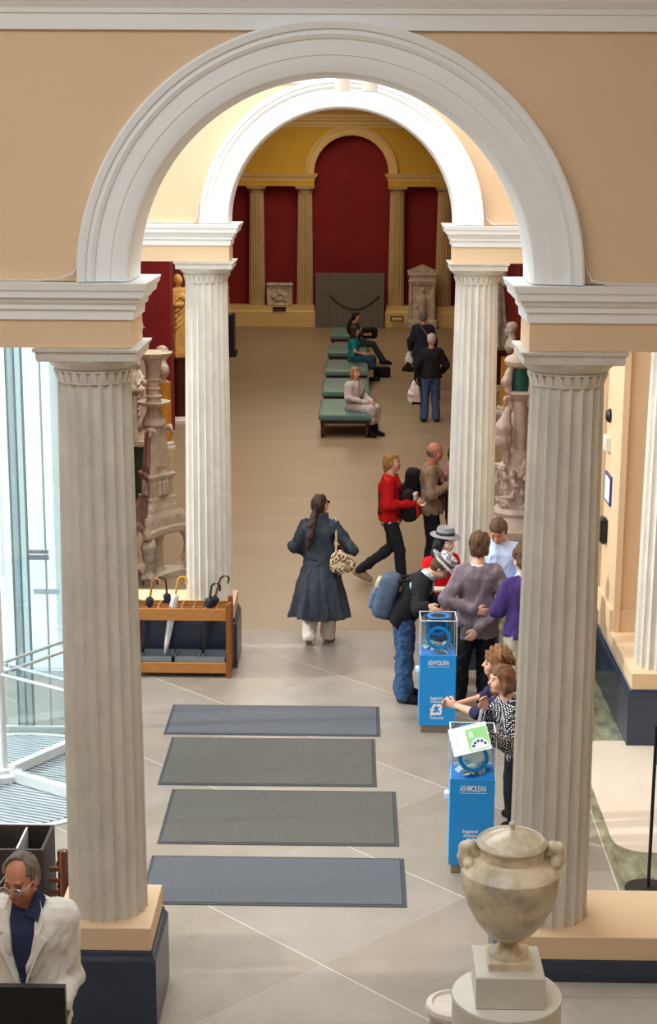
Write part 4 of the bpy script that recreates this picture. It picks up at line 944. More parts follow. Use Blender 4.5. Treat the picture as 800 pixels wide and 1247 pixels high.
    def shoes(s, m, name='shoe', boot=0.0, sole=None):
        for sd in 'LR':
            J = s.J; a = J['ank'+sd]; t = s.toe(sd); d = SDF(max(.008, s.vox)); v = unit(t-a)
            w = np.array([0,0,-1.])-v*(-v[2]); w = unit(w); Lf = np.linalg.norm(t-a); dl = math.asin(min(.9, .045/Lf)); e = v*math.cos(dl)-w*math.sin(dl); dn = w*math.cos(dl)+v*math.sin(dl)
            h = s.P(a+dn*.042-e*.035); t2 = s.P(a+dn*.046+e*.175)
            d.cone(h, t2, .040*s.k, .036*s.k, .02); d.cone(s.P(a), s.P(a+dn*.03+e*.12), .047*s.k, .038*s.k, .02); d.cone(h, s.P(a+e*.10+dn*.045), .036*s.k, .045*s.k, .02)
            if boot: d.cone(s.P(a), s.P(a+unit(J['knee'+sd]-a)*boot), .050*s.k, .064*s.k, .02)
            lowest = min(h[2], t2[2])-.036*s.k
            d.cut((0,0,lowest+.004), (0,0,-1)); d.build(name, m, s.o)
        return s
    def trousers(s, m, knee=.070, hem=.060, top=.10, hipw=.10, rough=.005, name='trousers', seed=1):
        d = SDF(s.vox*1.15); s.torso(d, .016, -.12, top)
        for sd in 'LR':
            J = s.J; s.limb(d, ['hip'+sd,'knee'+sd], [hipw,knee], .012); a = J['knee'+sd]; b = J['ank'+sd]; e = b+unit(a-b)*.005
            d.cone(s.P(a), s.P(e), knee*s.k, hem*s.k, .010)
        d.rough(rough, 26, seed, .5).rough(rough*.6, 55, seed+9, 1.6); d.build(name, m, s.o); return s
    def top(s, m, hem=-.10, g=.022, sleeve='wrist', ra=(.066,.055,.042), bulk=1.0, belly=0.0, rough=.006, name='top', collar=0.0, seed=1, vcut=None, hi=.497):
        d = SDF(s.vox*1.15); s.torso(d, g, hem, hi, bulk, belly); J = s.J
        for sd in 'LR':
            d.cone(s.P(J['pel']+s.u*(s.Lt-.065)), s.P(J['sh'+sd]), .066*s.k, ra[0]*.95*s.k, .05)
            if sleeve == 'short':
                d.cone(s.P(J['sh'+sd]), s.P(J['sh'+sd]+(J['elb'+sd]-J['sh'+sd])*.6), ra[0]*s.k, (ra[0]*.9)*s.k, .03)
            else:
                d.cone(s.P(J['sh'+sd]), s.P(J['elb'+sd]), ra[0]*s.k, ra[1]*s.k, .03)
                e = J['wr'+sd] if sleeve == 'wrist' else J['elb'+sd]+(J['wr'+sd]-J['elb'+sd])*.3
                e = e-unit(e-J['elb'+sd])*.03
                d.cone(s.P(J['elb'+sd]), s.P(e), ra[1]*s.k, ra[2]*s.k, .03)
        if collar:
            d.stack(s.P(J['nb']-s.u*.045), s.M, [(0,.105*s.k,.10*s.k),(collar*s.k,.092*s.k,.09*s.k,0,.005)], k=.02)
            d.stack(s.P(J['nb']-s.u*.02), s.M, [(0,.062*s.k,.06*s.k),((collar+.1)*s.k,.066*s.k,.064*s.k,0,.005)], sub=True)
        if vcut: vcut(d, s)
        d.rough(rough, 24, seed, .6).rough(rough*.45, 62, seed+7, .5); d.build(name, m, s.o); return s
    def skirt(s, m, z0, z1, r0, r1, name='skirt', folds=8, fa=.06, off=(0,0), ry=.8, seed=1, parent=None):
        d = SDF(s.vox*1.15); k = s.k; p = s.J['pel']
        d.stack(s.P((0,0,0)), np.eye(3), [(z1*k, r1*k, r1*ry*k, (p[0]+off[0])*k, (p[1]+off[1])*k), ((z0*.6+z1*.4)*k, (r0*.5+r1*.5)*k, (r0*.5+r1*.5)*ry*k, (p[0]+off[0]*.4)*k, (p[1]+off[1]*.4)*k), (z0*k, r0*k, r0*ry*k, p[0]*k, p[1]*k)], folds=folds, fa=fa, fp=seed)
        d.rough(.006, 20, seed, .3).rough(.003, 50, seed+3, .2); return d.build(name, m, parent or s.o)
    def hair(s, kind, style, seed=1, vox=None):
        d = SDF(vox or max(.008, s.vox*.9)); k = s.k; hc, R = s.hc, s.Rh; H = lambda *v: s.P(hc+R@np.array(v)); Mi = R.T; E = lambda c, r, **kw: d.ell(H(*c), np.array(r)*k, Mi, **kw)
        if style == 'bald':
            E((0,-.022,.0),(.083,.088,.075)); d.cut(H(0,0,.032), R@np.array([0,-.15,1])); d.cut(H(0,-.012,0), R@np.array([0,1,0]))
            d.cut(H(0,0,-.07), R@np.array([0,0,-1]))
        else:
            E((0,-.014,.034),(.086,.103,.098)); E((0,-.038,-.008),(.082,.076,.09),k=.02)
            if style == 'thick': E((0,-.02,.05),(.098,.112,.10),k=.02); E((0,-.05,-.02),(.092,.07,.085),k=.02)
            if style == 'bob':
                for sg in (-1, 1): d.chain([H(sg*.07,-.02,.05),H(sg*.086,-.02,-.04),H(sg*.075,-.012,-.115)],[.032*k,.036*k,.022*k],.02)
                E((0,-.06,-.05),(.082,.05,.09),k=.03)
            if style == 'updo':
                E((0,-.075,-.015),(.07,.05,.06),k=.02); E((0,-.085,-.08),(.04,.03,.05),k=.02)
            if style in ('long','curly'):
                r = 1.6 if style == 'curly' else 1.0
                for sg in (-1, 1): d.chain([H(sg*.065,-.02,.06),H(sg*.09*r**.5,-.035,-.05),H(sg*.09*r,-.04,-.16),H(sg*.08*r,-.02,-.25)],[.035*k*r,.042*k*r,.046*k*r,.025*k],.03)
                E((0,-.07,-.09),(.09*r,.055*r,.15),k=.04)
                if style == 'curly': E((0,-.03,.045),(.118,.125,.118),k=.02)
            if style == 'ponytail':
                d.chain([H(0,-.10,-.04),H(-.01,-.135,-.08)],[.03*k,.03*k],.02); q0 = hc+R@np.array([-.01,-.13,-.08]); d.chain([s.P(q0+np.array(w_)) for w_ in ((0,0,0),(-.015,-.05,-.10),(-.03,-.07,-.22),(-.045,-.06,-.33),(-.05,-.05,-.40))],[.036*k,.042*k,.044*k,.034*k,.012*k],.02)
            # clear the face and the neck below the hairline
            w = .070 if style in ('bob','long','curly') else .12
            d.box(H(0,.105,-.055), np.array([w,.085,.10])*k, Mi, .02, sub=True); d.box(H(0,.16,.01), np.array([.066,.085,.062])*k, Mi, .03, sub=True)
            if style == 'receding': d.ell(H(0,.09,.085), np.array([.075,.095,.075])*k, Mi, sub=True); d.cut(H(0,0,-.07), R@np.array([0,.25,-1]))
            if style in ('short','thick'): d.cut(H(0,0,-.085 if style == 'thick' else -.07), R@np.array([0,.25,-1]))
        amp = .016 if style == 'curly' else (.009 if style == 'thick' else .005)
        d.rough(amp, 75 if style == 'curly' else 60, seed, .35 if style != 'curly' else 1).build('hair', HAIR[kind], s.o); return s
    def hat(s, m, band, tilt=12):
        hc, R = s.hc, s.Rh@rotm(0, tilt, 0); t = bpy.data.objects.new('hat_anchor', None)
        n = 36; rg = []
        for r, z, e in ((.085,.062,1.14),(.088,.06,1.14),(.145,.052,1.15),(.150,.058,1.15),(.145,.062,1.15),(.092,.070,1.14),(.089,.085,1.14),(.086,.13,1.14),(.078,.152,1.12),(.05,.150,1.1),(.0,.138,1.0)):
            ring = []
            for j in range(n):
                a = 2*math.pi*j/n; dip = -.018*abs(math.sin(a))**3*(1 if math.sin(a) > 0 else -.6) if r > .12 else 0
                ring.append(tuple(s.P(hc+R@np.array([r*math.cos(a), r*e*math.sin(a)-.012, z+dip]))))
            rg.append(ring)
        h = MB().rings(rg).build('hat', m, s.o, smooth=True)
        rg = [[tuple(s.P(hc+R@np.array([r*math.cos(2*math.pi*j/n), r*1.145*math.sin(2*math.pi*j/n)-.012, z]))) for j in range(n)] for r, z in ((.0895,.068),(.0925,.07),(.0905,.098),(.087,.10))]
        MB().rings(rg, cap=False).build('hat_band', band, h, smooth=True); bpy.data.objects.remove(t); return s
    def glasses(s, m, lens=None):
        hc, R = s.hc, s.Rh; H = lambda *v: tuple(s.P(hc+R@np.array(v))); g = MB()
        for sg in (-1, 1):
            g.tube([H(sg*(.034+.024*math.cos(a)), .106, -.002+.016*math.sin(a)) for a in [2*math.pi*i/14 for i in range(15)]], .0025, 5)
            g.tube([H(sg*.058,.105,.006),H(sg*.077,.09,.008),H(sg*.080,-.005,.004)], .0025, 5)
        g.tube([H(-.011,.107,.004),H(.011,.107,.004)], .0025, 5)
        o = g.build('glasses', m, s.o, smooth=True)
        if lens:
            for sg in (-1, 1): MB().add([H(sg*(.034+.023*math.cos(a)), .1055, -.002+.015*math.sin(a)) for a in [2*math.pi*i/14 for i in range(14)]], [tuple(range(14))]).build('lens', lens, o)
        return s
    def world_empty(s, name, label, cat): return thing(name, label, cat, tuple(s.pos), s.face)
GLW = glass('spectacle_lens', (.8,.82,.84), .15)

BLK = cloth('black', 34, 33, 36, .8)
def backpack(p, label, side, m, m2, c=(0,-.23,1.15), h=(.15,.09,.22), tilt=0.0, straps=True, pocket=None):
    t = p.world_empty('backpack', label, 'backpack'); k = p.k; M = rotm(0, tilt).T; C = np.array(c)
    d = SDF(.012); d.box(C*k, np.array(h)*k, M, .07*k); d.ell((C+M.T@np.array([0,side*.05,-.07]))*k, np.array([h[0]*.95,h[1]*.95,h[2]*.62])*k, M, .03); d.rough(.004, 24, 3); d.build('pack', m, t)
    q = SDF(.011); q.box((C+M.T@np.array([0,side*(h[1]+.025),-.06]))*k, np.array([h[0]*.72,.035,h[2]*.42])*k, M, .03*k); q.build('front_pocket', m2, t)
    if pocket: q = SDF(.011); q.box((C+M.T@np.array([0,side*(h[1]+.012),.11]))*k, np.array([h[0]*.55,.03,.05])*k, M, .02*k); q.build('top_pocket', pocket, t)
    if straps:
        for sg in (-1, 1):
            sh = p.J['shR' if sg > 0 else 'shL']; a = C+np.array([sg*.09,-side*h[1]*.6,h[2]*.7]); f = -side
            pts = [a, sh*np.array([.62,1,1])+p.u*.075+np.array([0,side*.03,0]), sh*np.array([.68,1,1])+p.u*.055+np.array([0,f*.07,0]), sh*np.array([.72,1,1])-p.u*.12+np.array([0,f*.118,0]), np.array([sg*.16, sh[1]*.5+f*.12, C[2]-.08]), C+np.array([sg*.13,-side*h[1]*.5,-h[2]*.6])]
            MB().tube([tuple(x*k) for x in pts], .017*k, 8).build('strap', BLK, t, smooth=True)
    return t
# ---- woman in the long slate coat, walking away
p = Person('woman in a long slate-blue coat and white trousers walking away, dark ponytail', (-.22, 16.95), -4, 1.67, dict(hp=(-32, 12, 0), elbL=(-.29,.02,1.13), wrL=(-.17,.20,1.02), elbR=(.37,-.05,1.14), wrR=(.20,.16,1.08), ankL=(-.10,-.16,.12), toeL=(-.12,-.02,.035), kneeL=(-.10,.03,.5), ankR=(.095,.05,.08)))
SLATE = cloth('slate', 66, 73, 84, .72); p.body().top(SLATE, -.0, .026, ra=(.078,.066,.055), collar=.12, name='coat', rough=.012)
p.skirt(SLATE, 1.02, .33, .165, .345, 'coat_skirt', 11, .085, (.01,-.02), .78, 2)
d = SDF(.011); d.stack(p.P((0,0,1.0)), np.eye(3), [(0,.176*p.k,.145*p.k),(.035*p.k,.172*p.k,.142*p.k)]); d.build('belt', cloth('slate_dark', 46, 51, 60), p.o)
p.trousers(cloth('off_white', 226, 218, 208, .9), .085, .085, top=-.04).shoes(cloth('tan_leather', 150, 122, 98, rough=.5)).hair('dark_brown', 'ponytail', 2).glasses(BLACK, BLACK)
LEO = cloth('leopard', 214, 178, 128, 1.0)
N, L_, B = nodes_of(LEO); vo = N.new('ShaderNodeTexVoronoi'); vo.inputs['Scale'].default_value = 42; tcn = N.new('ShaderNodeTexCoord'); L_.new(tcn.outputs['Object'], vo.inputs['Vector'])
rp = N.new('ShaderNodeValToRGB'); rp.color_ramp.elements[0].color = (.10,.045,.02,1); rp.color_ramp.elements[1].color = (.72,.58,.38,1); rp.color_ramp.elements[0].position = .40; rp.color_ramp.elements[1].position = .55; L_.new(vo.outputs['Distance'], rp.inputs[0]); L_.new(rp.outputs[0], B.inputs['Base Color'])
t = p.world_empty('handbag', 'leopard-print shoulder bag under the arm of the slate-coated woman', 'handbag')
d = SDF(.011); d.ell(p.P((.235,-.17,1.00)),(.105,.055,.14)); d.ell(p.P((.31,-.12,.965)),(.10,.05,.09),k=.03); d.rough(.005, 30, 3).build('bag', LEO, t)
MB().tube([tuple(p.P(q)) for q in ((.20,-.17,1.10),(.20,-.13,1.25),(.19,-.07,1.40),(.185,.0,1.475),(.19,.08,1.42),(.22,.09,1.25),(.27,.0,1.08))], .011, 8).build('strap', cloth('strap_tan', 204, 180, 148), t, smooth=True)

# ---- woman in the red jacket, pack worn in front
p = Person('woman in a red jacket and dark jeans striding, blond hair tied up', (.60, 19.3), -102, 1.69, dict(hp=(8, 2, 0), elbL=(-.25,.06,1.13), wrL=(-.06,.32,1.12), elbR=(.26,.02,1.12), wrR=(.07,.34,1.13), handL=(.5,.8,0), handR=(-.5,.8,0), hipL=(-.08,.0,.92), kneeL=(-.09,.02,.52), ankL=(-.10,-.42,.16), toeL=(-.10,-.29,.06), kneeR=(.09,.14,.50), ankR=(.09,.18,.08), curl=.8))
REDJ = cloth('red', 200, 30, 34, .75); p.body().top(REDJ, -.06, .036, ra=(.076,.066,.05), collar=.06, name='jacket', rough=.009)
d = SDF(.011); p.torso(d, .024, -.10, -.055); d.build('shirt_hem', cloth('white', 232, 230, 226, .95), p.o)
p.trousers(cloth('dark_denim', 42, 48, 56, .8), .072, .062).shoes(cloth('sand_suede', 172, 150, 116)).hair('blond', 'updo', 3)
backpack(p, 'black, white and red backpack worn on the front of the red-jacketed woman', 1, BLK, cloth('red_pack', 178, 40, 44), (0,.235,1.08), (.15,.085,.20), 8, True, cloth('pack_white', 214, 210, 206))
t = p.world_empty('folded_map', 'small pale folded paper in the hands of the red-jacketed woman', 'paper'); MB().bbox(-.07,.07,.38,.43,1.06,1.075,.004).build('sheet', LETTER, t)
# ---- man in the beige jacket
p = Person('balding man in a beige jacket with a black backpack, hand at chest', (1.12, 19.75), -98, 1.75, dict(hp=(5, -8, 0), elbR=(.27,.02,1.13), wrR=(.10,.22,1.22), elbL=(-.25,.05,1.13), wrL=(-.08,.25,1.05)), skin=SKIN2)
p.body().top(cloth('beige', 156, 136, 116, .85), -.10, .036, ra=(.078,.066,.05), collar=.05, name='jacket', rough=.009).trousers(cloth('dark_navy', 40, 44, 58), .075, .068).shoes(BLK).hair('grey', 'bald')
backpack(p, 'black backpack on the back of the beige-jacketed man', -1, BLK, cloth('charcoal', 52, 54, 60), (0,-.24,1.16), (.15,.09,.24))
t = p.world_empty('shoulder_bag', 'black shoulder bag hanging at the front of the beige-jacketed man', 'bag'); d = SDF(.012); d.box(p.P((.05,.24,.98)),(.14,.05,.20),r=.04); d.build('bag', BLK, t)
# ---- woman in dusty pink
p = Person('dark-haired woman in a dusty pink top half hidden by the bright column', (1.42, 20.0), -80, 1.70, dict(hp=(0, -5, 0)), )
p.body().top(cloth('dusty_pink', 190, 132, 138, .85), -.10, .03, collar=.06, name='hooded_top', rough=.008).trousers(cloth('ink_blue', 38, 40, 62), .075, .068).shoes(BLK).hair('dark_brown', 'bob', 5)
# ---- girl in the grey fedora
p = Person('girl in a grey fedora and red T-shirt with long black hair', (1.03, 15.62), -150, 1.62, dict(hp=(25, -14, 0), elbR=(.25,.03,1.10), wrR=(.04,.30,1.14), handR=(-.8,.6,.1), elbL=(-.24,.04,1.10), wrL=(-.1,.25,1.05)), skin=cmat('skin_pale', 240, 204, 188, .93, rough=.5))
p.body().top(cloth('scarlet', 214, 22, 34, .8), -.06, .018, 'short', name='t_shirt', rough=.004).trousers(cloth('dark_grey_denim', 50, 50, 58), .07, .062).shoes(BLK).hair('black', 'long', 2).hat(cloth('grey_felt', 142, 140, 146, .88), cloth('dark_band', 58, 56, 62))
t = p.world_empty('waist_bag', 'small gold-brown bag at the waist of the girl in the grey fedora', 'bag'); d = SDF(.01); d.box(p.P((0,.19,.93)),(.12,.04,.05),r=.025); d.build('bag', cmat('gold_leather', 150, 116, 62, .5, rough=.35, scale=30), t)
# ---- young man bowed over the donation box
p = Person('young man in a black cardigan and checked trilby bowed over the donation box', (.64, 15.10), -98, 1.68, dict(nb=(0,.24,1.33), hp=(0, -48, 0), elbR=(.30,.18,1.06), wrR=('W',.845,14.50,1.13), handR=(.25,.8,-.35), elbL=(-.26,.22,1.04), wrL=(-.22,.36,.93), ankR=(.10,.03,.08), kneeR=(.10,.02,.5), curl=.25))
p.body().top(cloth('black_knit', 36, 36, 40, .8), -.16, .034, ra=(.078,.066,.05), name='cardigan', rough=.008, vcut=lambda d, s: d.box(s.P((0,.34,1.18)), (.06,.20,.26), s.M, .02, sub=True))
d = SDF(.011); p.torso(d, .022, -.05, .47); d.build('shirt', cloth('pale_aqua', 172, 208, 220, .9), p.o)
d = SDF(.011); d.stack(p.P(p.J['nb']-p.u*.04), p.M, [(0,.09,.085),(.05,.078,.075),(.075,.074,.07)]); d.rough(.006,40,2).build('scarf', cloth('aqua_scarf', 196, 222, 230, .9), p.o)
p.trousers(cloth('blue_denim', 70, 98, 140, .7, scale=14), .082, .080, rough=.009).shoes(BLK).hair('brown', 'short', 2)
CHK = cloth('check_trilby', 226, 222, 226, .98); N, L_, B = nodes_of(CHK); ck = N.new('ShaderNodeTexChecker'); ck.inputs['Scale'].default_value = 22; ck.inputs['Color1'].default_value = (.75,.73,.76,1); ck.inputs['Color2'].default_value = (.28,.28,.33,1); tcn = N.new('ShaderNodeTexCoord'); L_.new(tcn.outputs['Object'], ck.inputs[0]); L_.new(ck.outputs[0], B.inputs['Base Color'])
p.hat(CHK, cloth('trilby_band', 120, 104, 96), 4).glasses(BLACK)
backpack(p, 'blue-grey rucksack on the back of the bowed young man', -1, cloth('slate_pack', 84, 98, 120), cloth('denim_pack', 96, 118, 150), (0,-.17,1.10), (.16,.10,.23), -14, True, cloth('pack_patch', 196, 190, 160))
# ---- man in the grey-mauve jumper seen from behind
p = Person('man in a grey-mauve jumper and black trousers, hands behind his back', (1.33, 14.80), 6, 1.76, dict(hp=(-14, -12, 0), elbL=(-.31,-.09,1.14), wrL=(-.05,-.19,1.06), elbR=(.29,-.11,1.10), wrR=(-.04,-.21,.88), handR=(-.5,-.1,-.8), handL=(.9,-.05,-.2), ankR=(.12,.05,.08), ankL=(-.16,.06,.08), kneeL=(-.13,.05,.5)))
p.body().top(cloth('grey_mauve', 134, 120, 130, .85), -.20, .032, ra=(.078,.068,.048), name='jumper', rough=.009)
d = SDF(.010); d.stack(p.P(p.J['nb']-p.u*.035), p.M, [(0,.085,.08),(.045,.07,.068)]); d.build('shirt_collar', cloth('white', 232, 230, 226, .95), p.o)
p.trousers(cloth('black_tracksuit', 30, 31, 36, .7, rough=.5), .088, .088, rough=.009).shoes(cloth('trainer', 92, 66, 66)).hair('brown', 'thick', 4)
# ---- man in the light blue shirt, facing
p = Person('man in a light blue shirt and beige chinos looking down', (1.60, 15.55), 168, 1.80, dict(hp=(-6, -34, 0), elbL=(-.26,.06,1.14), wrL=(-.08,.30,1.08), elbR=(.26,.06,1.14), wrR=(.10,.30,1.08)), skin=SKIN2)
p.body().top(cloth('sky_shirt', 190, 206, 238, .92), -.06, .028, ra=(.074,.062,.048), name='shirt', rough=.008, belly=.02, collar=.05).trousers(cloth('chino', 184, 168, 140, .9), .08, .075).shoes(BLK).hair('brown', 'short', 6)
# ---- man in the purple jumper
p = Person('young man in a purple jumper and pale trousers seen from behind', (1.745, 14.42), 14, 1.74, dict(hp=(12, -18, 0), elbL=(-.25,.07,1.12), wrL=(-.12,.28,1.06), elbR=(.28,.05,1.12), wrR=(.12,.28,1.06)))
p.body().top(cloth('purple', 74, 56, 116, .78), -.06, .030, ra=(.076,.066,.05), name='jumper', rough=.008).trousers(cloth('pale_khaki', 186, 176, 160, .9), .09, .088, rough=.008).shoes(BLK).hair('brown', 'thick', 9)
# ---- woman with curly auburn hair leaning
p = Person('woman with long curly auburn hair in navy leaning forward, hands clasped', (1.52, 12.12), 84, 1.58, dict(pel=(0,-.02,.92), nb=(0,.22,1.33), hp=(4, 4, 0), elbL=(-.22,.42,1.10), wrL=(-.06,.60,1.10), elbR=(.22,.40,1.08), wrR=(.02,.62,1.08), handL=(.3,.9,.2), handR=(-.2,.9,.25), curl=.6))
p.body().top(cloth('navy_top', 48, 48, 78, .8), -.10, .028, 'elbow', name='top', rough=.008).trousers(cloth('dark_navy', 40, 44, 58), .075, .068).shoes(BLK).hair('auburn', 'curly', 4)
# ---- woman in the spotted cardigan with a leaflet
p = Person('woman in a black and white spotted cardigan, hand raised to her chin', (1.43, 11.66), 96, 1.57, dict(pel=(0,-.02,.92), nb=(0,.12,1.38), hp=(4, -2, 0), elbL=(-.30,.14,1.06), wrL=('W',1.12,11.16,1.11), handL=(-.5,.8,.1), elbR=(.23,.24,1.06), wrR=(.05,.29,1.26), handR=(-.1,.3,.9), curl=.5))
DOT = cloth('spotted', 30, 30, 36, 1.0); N, L_, B = nodes_of(DOT); vo = N.new('ShaderNodeTexVoronoi'); vo.inputs['Scale'].default_value = 66; vo.inputs['Randomness'].default_value = .12; tcn = N.new('ShaderNodeTexCoord'); L_.new(tcn.outputs['Object'], vo.inputs['Vector'])
rp = N.new('ShaderNodeValToRGB'); rp.color_ramp.interpolation = 'CONSTANT'; rp.color_ramp.elements[0].color = (.82,.82,.84,1); rp.color_ramp.elements[1].color = (.012,.012,.018,1); rp.color_ramp.elements[1].position = .36; L_.new(vo.outputs['Distance'], rp.inputs[0]); L_.new(rp.outputs[0], B.inputs['Base Color'])
p.body().top(DOT, -.08, .034, ra=(.080,.074,.050), name='cardigan', rough=.008)
d = SDF(.011); p.torso(d, .038, -.19, -.08); d.rough(.005,24,2).build('blouse_hem', cmat('grey_print', 206, 206, 212, .55, rough=.8, scale=40), p.o)
p.trousers(BLK, .075, .068).shoes(BLK).hair('chestnut', 'bob', 3)
lf = thing('leaflet', 'white leaflet with a green panel and fan drawing held over the donation box', 'leaflet', (1.00, 11.03, 1.13)); lf.rotation_euler = (math.radians(52), 0, math.radians(6))
lf.rotation_euler = (math.radians(50), math.radians(-14), math.radians(2))
sh_ = MB().box(-.14,.14,-.105,.105,-.004,.0).build('sheet', LETTER, lf)
gp = MB().box(-.02,.135,-.095,.075,.0,.001).build('green_panel', cmat('leaflet_green', 150, 214, 140, .95, rough=.5), lf)
fan = [(.06,-.09)]+[(.06+.07*math.cos(math.radians(a)), -.09+.085*math.sin(math.radians(a))) for a in range(0, 181, 12)]
MB().prismz(fan, .001, .0018).build('fan_drawing', cmat('leaflet_white', 226, 230, 240, .96), gp)
for a in (35, 65, 95, 125, 150):
    MB().lathe([(.011,.0018),(.011,.0024)], 12, (.06+.052*math.cos(math.radians(a)), -.09+.062*math.sin(math.radians(a)), 0)).build('fan_spot', SIGNB, gp)
for i in range(4): MB().box(.0,.03,.045-.012*i,.051-.012*i,.001,.0016).build('printed_line', LETTER, gp)
for i in range(5): MB().box(-.10,-.093,.03-.018*i,.042-.018*i,.0,.0006).build('printed_line', SLATL, sh_)

# ---- seated people on the benches
def seated(dy=0, **kw):
    q = dict(pel=(0,0,.55), nb=(0,.0,1.05), hipL=(-.09,.02,.54), hipR=(.09,.02,.54), kneeL=(-.10,.44,.52), kneeR=(.10,.44,.52), ankL=(-.10,.46,.08), ankR=(.10,.46,.08), elbL=(-.24,.04,.74), elbR=(.24,.04,.74), wrL=(-.10,.30,.64), wrR=(.10,.30,.64), curl=.7); q.update(kw); return q
p = Person('seated woman in a pale trench coat and black boots, hands on knees', (.14, 30.30), -128, 1.68, seated(hp=(-10, 0, 0), wrL=(-.06,.40,.66), wrR=(.08,.42,.66), kneeL=(-.08,.44,.52), kneeR=(.08,.46,.52)), .013)
TRN = cloth('trench', 204, 196, 196, .84); p.body().top(TRN, -.10, .040, ra=(.082,.072,.055), collar=.06, name='trench_coat', rough=.010)
d = SDF(.014)
for sd, sg in (('L',-1),('R',1)): d.cone(p.P(p.J['hip'+sd]+np.array([0,-.02,.02])), p.P(p.J['knee'+sd]+np.array([0,.02,.0])), .125*p.k, .11*p.k, .05); d.cone(p.P(p.J['knee'+sd]+np.array([0,.02,0])), p.P(p.J['knee'+sd]+np.array([0,.03,-.20])), .10*p.k, .10*p.k, .04)
d.rough(.008,22,2).build('coat_skirt', TRN, p.o)
d = SDF(.014); p.torso(d, .050, .14, .20); d.build('belt', cloth('belt_dark', 84, 78, 82), p.o)
for sg in (-1, 1):
    MB().add([tuple(p.P(q)) for q in ((sg*.01,.165,.80),(sg*.085,.16,.93),(sg*.10,.13,.99),(sg*.05,.08,1.08),(sg*.03,.12,1.04),(sg*.01,.185,.80),(sg*.09,.18,.93),(sg*.105,.15,.99),(sg*.055,.10,1.09),(sg*.03,.14,1.05))], [(4,3,2,1,0),(5,6,7,8,9),(0,1,6,5),(1,2,7,6),(2,3,8,7),(3,4,9,8),(4,0,5,9)]).build('lapel', TRN, p.o)
    e = SDF(.014); q = p.J['wrL' if sg < 0 else 'wrR']; r_ = p.J['elbL' if sg < 0 else 'elbR']; f_ = unit(q-r_); e.cone(p.P(q-f_*.075), p.P(q-f_*.03), .062*p.k, .062*p.k, .01); e.build('cuff', TRN, p.o)
p.trousers(BLK, .07, .06).shoes(BLK, 'boot', .30).hair('blond', 'bob', 2)
p = Person('seated woman in a teal top and patterned skirt, long brown hair', (.12, 37.55), -92, 1.66, seated(), .015)
p.body().top(cloth('teal_top', 32, 150, 146, .82), -.06, .03, 'short', name='top').hair('dark_brown', 'long', 3)
d = SDF(.016)
for sd in 'LR': d.cone(p.P(p.J['hip'+sd]), p.P(p.J['knee'+sd]), .13*p.k, .11*p.k, .06); d.cone(p.P(p.J['knee'+sd]), p.P(p.J['knee'+sd]+np.array([0,.01,-.14])), .105*p.k, .10*p.k, .04)
d.rough(.008,22,2).build('skirt', cmat('blue_print', 48, 92, 120, .4, rough=.85, scale=30), p.o); p.shoes(BLK)
t = thing('shoulder_bag', 'dark bag on the floor by the teal-topped seated woman', 'bag', (.78, 38.2, 0)); d = SDF(.015); d.box((0,0,.12),(.22,.12,.12),r=.05); d.rough(.006,30,1).build('bag', BLK, t)
p = Person('dark-haired seated woman in a brown top and grey jeans, legs stretched', (.14, 40.6), -92, 1.70, seated(kneeL=(-.10,.48,.50), kneeR=(.10,.48,.52), ankL=(-.10,.72,.08), ankR=(.10,.78,.08), elbR=(.22,.16,.78), wrR=(.08,.36,.76)), .016)
p.body().top(cloth('brown_top', 86, 58, 46, .7), -.08, .03, 'elbow', name='top').trousers(cloth('grey_jeans', 66, 70, 78), .075, .068).shoes(BLK).hair('black', 'ponytail', 4)
t = thing('black_rucksack', 'black rucksack on the lap of the dark-haired seated woman', 'rucksack', (.52, 40.75, .62)); d = SDF(.016); d.box((0,0,.14),(.20,.14,.14),r=.08); d.rough(.006,30,1).build('bag', BLK, t)

# ---- two men walking away down the gallery
p = Person('white-haired man in a black jacket and blue jeans walking away', (1.66, 31.75), 3, 1.76, dict(elbL=(-.27,-.04,1.12), wrL=(-.27,.02,.88), elbR=(.30,.0,1.13), wrR=(.24,.18,.98), ankL=(-.13,-.06,.10), kneeL=(-.11,.02,.5), ankR=(.12,-.02,.08)), .013, SKIN2)
p.body().top(cloth('black_blouson', 44, 42, 48, .8), -.05, .045, ra=(.086,.076,.055), name='jacket', rough=.010).trousers(cloth('mid_denim', 78, 104, 148, .7, scale=14), .085, .08, rough=.008).shoes(BLK).hair('white', 'short', 3)
def carrier(p, label, c, m, h=.36, w=.13, name='carrier_bag'):
    t = p.world_empty(name, label, 'carrier bag'); d = SDF(.014); c = np.array(c)
    d.stack(c*p.k, np.eye(3), [(-h,w,.05),(-h*.6,w*1.05,.07),(-.10,w*.6,.05),(0,.02,.02)]); d.rough(.010,28,4).build('sack', m, t); return t
PLW = cmat('white_polythene', 236, 234, 232, .86, rough=.35, scale=10)
carrier(p, 'white carrier bag in the hand of the white-haired man', (-.33,-.06,.82), PLW, .42)
carrier(p, 'black carrier bag in the hand of the white-haired man', (-.22,.02,.80), BLK, .46, .13)
p = Person('man in a long navy coat with diagonal bag strap walking away', (1.66, 35.8), 2, 1.80, dict(elbL=(-.27,-.02,1.12), wrL=(-.27,.04,.90)), .015, SKIN2)
NAV = cloth('navy_coat', 48, 50, 66, .8); p.body().top(NAV, -.10, .045, ra=(.084,.074,.055), name='coat', rough=.008, collar=.05); p.skirt(NAV, 1.0, .58, .21, .25, 'coat_skirt', 6, .03, (0,0), .75)
p.trousers(cloth('dark_navy', 40, 44, 58), .078, .07).shoes(BLK).hair('grey', 'short', 4)
